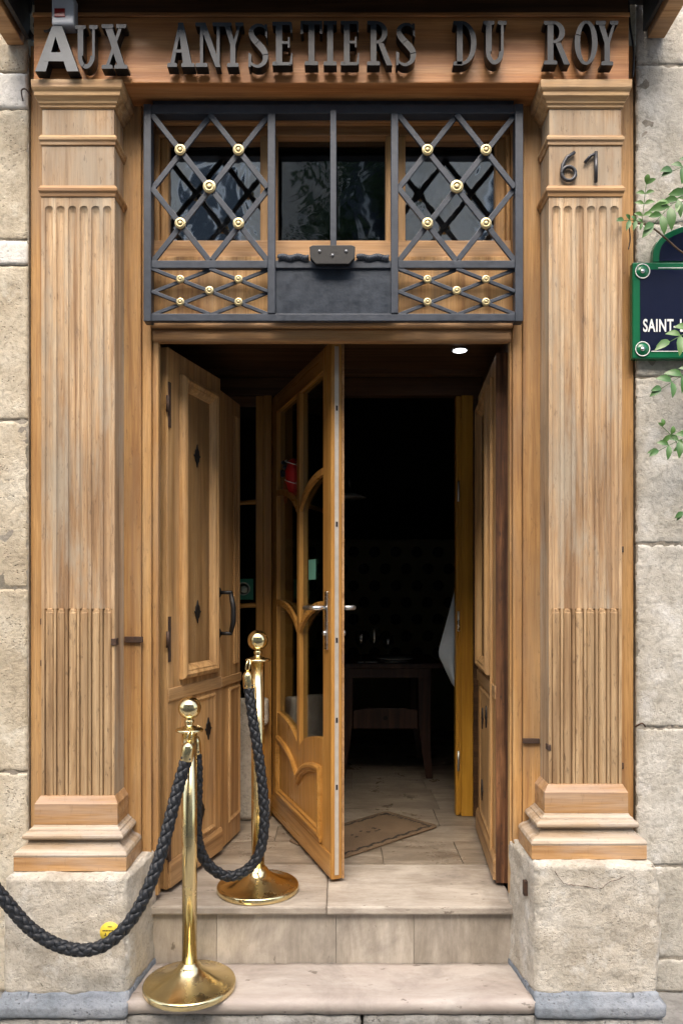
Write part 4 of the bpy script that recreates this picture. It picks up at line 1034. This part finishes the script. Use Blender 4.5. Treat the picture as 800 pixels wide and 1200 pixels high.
rope(pth2([(219, 888, -.245), (211, 915, -.258), (203, 945, -.28), (193, 985, -.31), (181, 1023, -.34), (165, 1060, -.36), (146, 1088, -.37), (122, 1108, -.378), (95, 1114, -.382), (65, 1107, -.385), (35, 1088, -.39), (8, 1058, -.395), (-14, 1030, -.40), (-60, 960, -.42), (-100, 880, -.43), (-112, 862, -.43)]),
     'thick black braided rope sagging from the front stanchion towards the left edge', .0200, None, [(-.498, -.235, .665), (-1.46, -.45, .555)])
rope(pth2([(229, 880, -.140), (231, 900, -.137), (231, 930, -.125), (230, 960, -.10), (232, 988, -.07), (241, 1010, -.045), (257, 1024, -.02), (273, 1027, .0), (290, 1019, .02), (303, 1002, .035), (309, 975, .045), (309, 940, .05), (305, 900, .055), (298, 855, .062), (293, 820, .070), (291, 803, .075)]),
     'black braided rope looping between the two brass stanchions', .0190, None, [(-.487, -.150, .668), (-.345, .09, .872)])

# ------------------------------------------------------------------ street sign and vine
def street_sign():
    Y = -.050; y2 = -.021
    a = PX(741, 420, Y); b = PX(741, 307, Y); x0, z0, z1 = a.x, a.z, b.z; x1 = x0 + .70; zc = PX(741, 262, Y).z
    t = thing('street_sign', 'green bordered navy street sign reading SAINT on the right wall', 'street sign', (x0 + .35, Y, z0))
    MB().box(x0, x1, Y, y2, z0, z1).build('plate', M['green'], t, .004)
    ax0 = PX(765, 307, Y).x; ax1 = x1 - (ax0 - x0); xm = (ax0 + ax1) / 2; hw = (ax1 - ax0) / 2
    def arch(s, zb): 
        pts = [(xm + (hw - s), zb)]
        for i in range(25):
            q = math.pi * i / 24; cc = math.cos(q)
            pts.append((xm + (hw - s) * cc, z1 + .02 + (.13 - s) * (math.sin(q) ** .75)))
        pts.append((xm - (hw - s), zb)); return pts
    MB().prism(arch(0, z1 + .0005), Y + .0005, y2).build('arch_plate', M['green'], t, .003)
    MB().prism(arch(.022, z1 + .004), Y - .0012, Y + .0002).build('arch_field', M['blue'], t)
    bd = .026
    MB().box(x0 + bd, x1 - bd, Y - .0014, Y - .0002, z0 + bd, z1 - bd).build('field', M['blue'], t)
    m = MB(); zt_, zb_ = z1 - bd - .002, z0 + bd + .001
    m.box(x0 + .09, x1 - .09, Y - .0022, Y - .0016, z1 - bd + .004, z1 - bd + .0065).box(x0 + .065, x1 - .065, Y - .0022, Y - .0016, z0 + bd - .002, z0 + bd + .0005)
    m.build('white_line', M['white'], t)
    for cx_, cz_ in ((x0 + .034, z1 - .033), (x0 + .034, z0 + .033), (x1 - .034, z1 - .033), (x1 - .034, z0 + .033)):
        g = MB().lathe([(.027, 0), (.027, .003), (.0005, .0032)], (cx_, Y - .0003, cz_), 28, 'y').build('corner_boss', M['green'], t)
        MB().lathe([(.0265, .0030), (.0265, .0042), (.0235, .0042), (.0235, .0030)], (cx_, Y - .0003, cz_), 28, 'y').build('ring', M['white'], g)
        MB().lathe([(.008, .003), (.008, .005), (.0005, .0065)], (cx_, Y - .0003, cz_), 12, 'y').build('screw', M['chrome'], g)
    cu_ = bpy.data.curves.new('name_text', 'FONT'); cu_.body = 'SAINT\u2013LOUIS'; cu_.size = .064; cu_.extrude = .0006; cu_.offset = .0012; cu_.space_character = 1.08
    to = bpy.data.objects.new('tmp', cu_); COL.objects.link(to); bpy.context.view_layer.update()
    me = bpy.data.meshes.new_from_object(to.evaluated_get(bpy.context.evaluated_depsgraph_get())); bpy.data.objects.remove(to); bpy.data.curves.remove(cu_)
    p = PX(753, 388.5, Y); rl = t.location
    xs_ = [v.co.x for v in me.vertices]; zs_ = [v.co.y for v in me.vertices]
    sx = .235 / (max(xs_) - min(xs_)); sy = .046 / (max(zs_) - min(zs_))
    for v in me.vertices: v.co = Vector((p.x + (v.co.x - min(xs_)) * sx - rl.x, Y - .0026 - v.co.z - rl.y, p.z + (v.co.y) * sy - rl.z))
    me.materials.clear(); me.materials.append(M['white']); o = bpy.data.objects.new('lettering', me); COL.objects.link(o); o.parent = t
street_sign()

def vine():
    t = thing('climbing_vine', 'green climbing vine with pinnate leaves around the street sign', 'vine', (1.35, -.1, 1.6))
    rd = random.Random(9)
    stems = [[(741, 262, -.06), (752, 262, -.09), (766, 268, -.11), (782, 281, -.12), (800, 296, -.12), (830, 310, -.1), (870, 290, -.08)],
             [(870, 290, -.08), (840, 240, -.1), (815, 215, -.12), (800, 200, -.13)], [(870, 290, -.08), (860, 380, -.1), (845, 430, -.1), (840, 510, -.1)], [(870, 290, -.08), (880, 100, -.06), (870, -60, -.05)]]
    m = MB()
    for s in stems: m.tube(catmull([PX(*q) for q in s], 6), .0035, 6)
    m.build('stem', M['stem'], t)
    nodes = [q for s_ in stems for q in catmull([PX(*w_) for w_ in s_], 6)]
    def comp(a, b, ls, n, k, droop=.01):
        a = PX(*a); b = PX(*b); m = MB(); d = (b - a)
        nd = min(nodes, key=lambda q: (q - a).length)
        if (nd - a).length > .01: m.tube([nd, nd.lerp(a, .5) + Vector((0, -.01, .012)), a], [.0026, .002, .0014], 5)
        L = d.length; pts = [a + d * i / 8 + Vector((0, 0, .03 * math.sin(math.pi * i / 8) * L * 4 * .5)) for i in range(9)]
        m.tube(pts, .0012, 5)
        dn = d.normalized(); nrm = Vector((rd.uniform(-.3, .3), -1, rd.uniform(-.1, .5))).normalized(); sd_ = dn.cross(nrm).normalized()
        for i in range(n):
            q = .18 + .82 * i / (n - 1); p = pts[min(8, int(q * 8))].lerp(pts[min(8, int(q * 8) + 1)], q * 8 % 1)
            for s in (1, -1):
                if i == n - 1 and s < 0: dr = dn
                else: dr = (sd_ * s * (1 if i < n - 1 else .5) + dn * .65 + Vector((rd.uniform(-.15, .15), rd.uniform(-.25, .2), -.25))).normalized()
                ll = ls * 1.15 * rd.uniform(.75, 1.1) * (1 - .3 * abs(q - .5)); ww = ll * .23; up = dr.cross(nrm).normalized(); lf = []
                fold = nrm * ll * .06
                c = [(0, 0), (.25, .8), (.5, 1), (.75, .7), (1, 0)]
                mid = [p + dr * ll * x + nrm * ll * (.10 * math.sin(x * 3)) - Vector((0, 0, ll * .22 * x * x)) for x, _ in c]
                le = [mid[j] + up * ww * c[j][1] + fold * c[j][1] for j in (1, 2, 3)]; ri = [mid[j] - up * ww * c[j][1] + fold * c[j][1] for j in (1, 2, 3)]
                v = mid + le + ri
                m.add(v, [(0, 1, 5), (1, 2, 6, 5), (2, 3, 7, 6), (3, 4, 7), (0, 8, 1), (1, 8, 9, 2), (2, 9, 10, 3), (3, 10, 4)], True)
        m.build('leaf', M['leaf'] if k else M['leafb'], t, 0, fix=False)
    comp((757, 262, -.10), (731, 258, -.13), .034, 4, 1); comp((752, 262, -.09), (757, 216, -.12), .040, 4, 0)
    comp((822, 214, -.12), (766, 262, -.16), .06, 6, 1); comp((830, 190, -.12), (788, 200, -.15), .055, 4, 1); comp((835, 240, -.1), (785, 238, -.14), .055, 5, 0)
    comp((845, 380, -.1), (785, 400, -.14), .06, 5, 0); comp((848, 425, -.1), (775, 455, -.16), .062, 6, 1)
    comp((842, 505, -.1), (772, 528, -.15), .055, 6, 1); comp((800, 530, -.12), (776, 500, -.15), .035, 3, 0); comp((840, 560, -.1), (800, 600, -.12), .04, 4, 1)
vine()

# ------------------------------------------------------------------ bits on the left top: alarm box, cables
a = PX(60, 27, -.186); b = PX(86, -2, -.186)
t = thing('alarm_box', 'small pale grey alarm box with dark red window above the letter A', 'alarm box', (a.x, -.15, a.z))
MB().box(a.x, b.x, -.185, -.1355, a.z, b.z + .02).build('case', M['box'], t, .006)
MB().box(a.x + .011, b.x - .028, -.1885, -.1852, a.z + .022, a.z + .050).build('red_window', M['red'], t, .001)
def cab(pts, r, label, mat='cable', par=None):
    tag(MB().tube(catmull([PX(*q) for q in pts], 8), r, 8).build('cable', M[mat], None), label, 'cable')
cab([(52, -10, -.03), (48, 15, -.035), (40, 30, -.05), (55, 36, -.14), (66, 27, -.15)], .004, 'thin black cable looping into the alarm box')
cab([(24, -30, -.03), (26, 10, -.03), (32, 34, -.03), (40, 46, -.02)], .010, 'thick dark conduit running down beside the sign board')
cab([(34, -20, -.03), (36, 10, -.03), (30, 24, -.035), (33, 42, -.03)], .006, 'grey cable tangled beside the thick conduit', 'zinc')
cab([(36, 112, -.03), (30, 104, -.035), (25, 106, -.032), (27, 118, -.03)], .0025, 'short rusty wire hook on the left wall beside the cornice', 'rust')
cab([(737, 266, -.03), (738, 280, -.02), (736, 292, -.02)], .0022, 'thin dark cable end on the edge of the right pilaster')
cab([(736, 0, -.03), (738, 30, -.02), (742, 60, -.02), (741, 90, -.02)], .004, 'dark cable running down right of the sign board')
cab([(744, 852, -.022), (752, 848, -.035), (756, 852, -.03)], .003, 'short rusty nail in the right wall joint', 'rust')
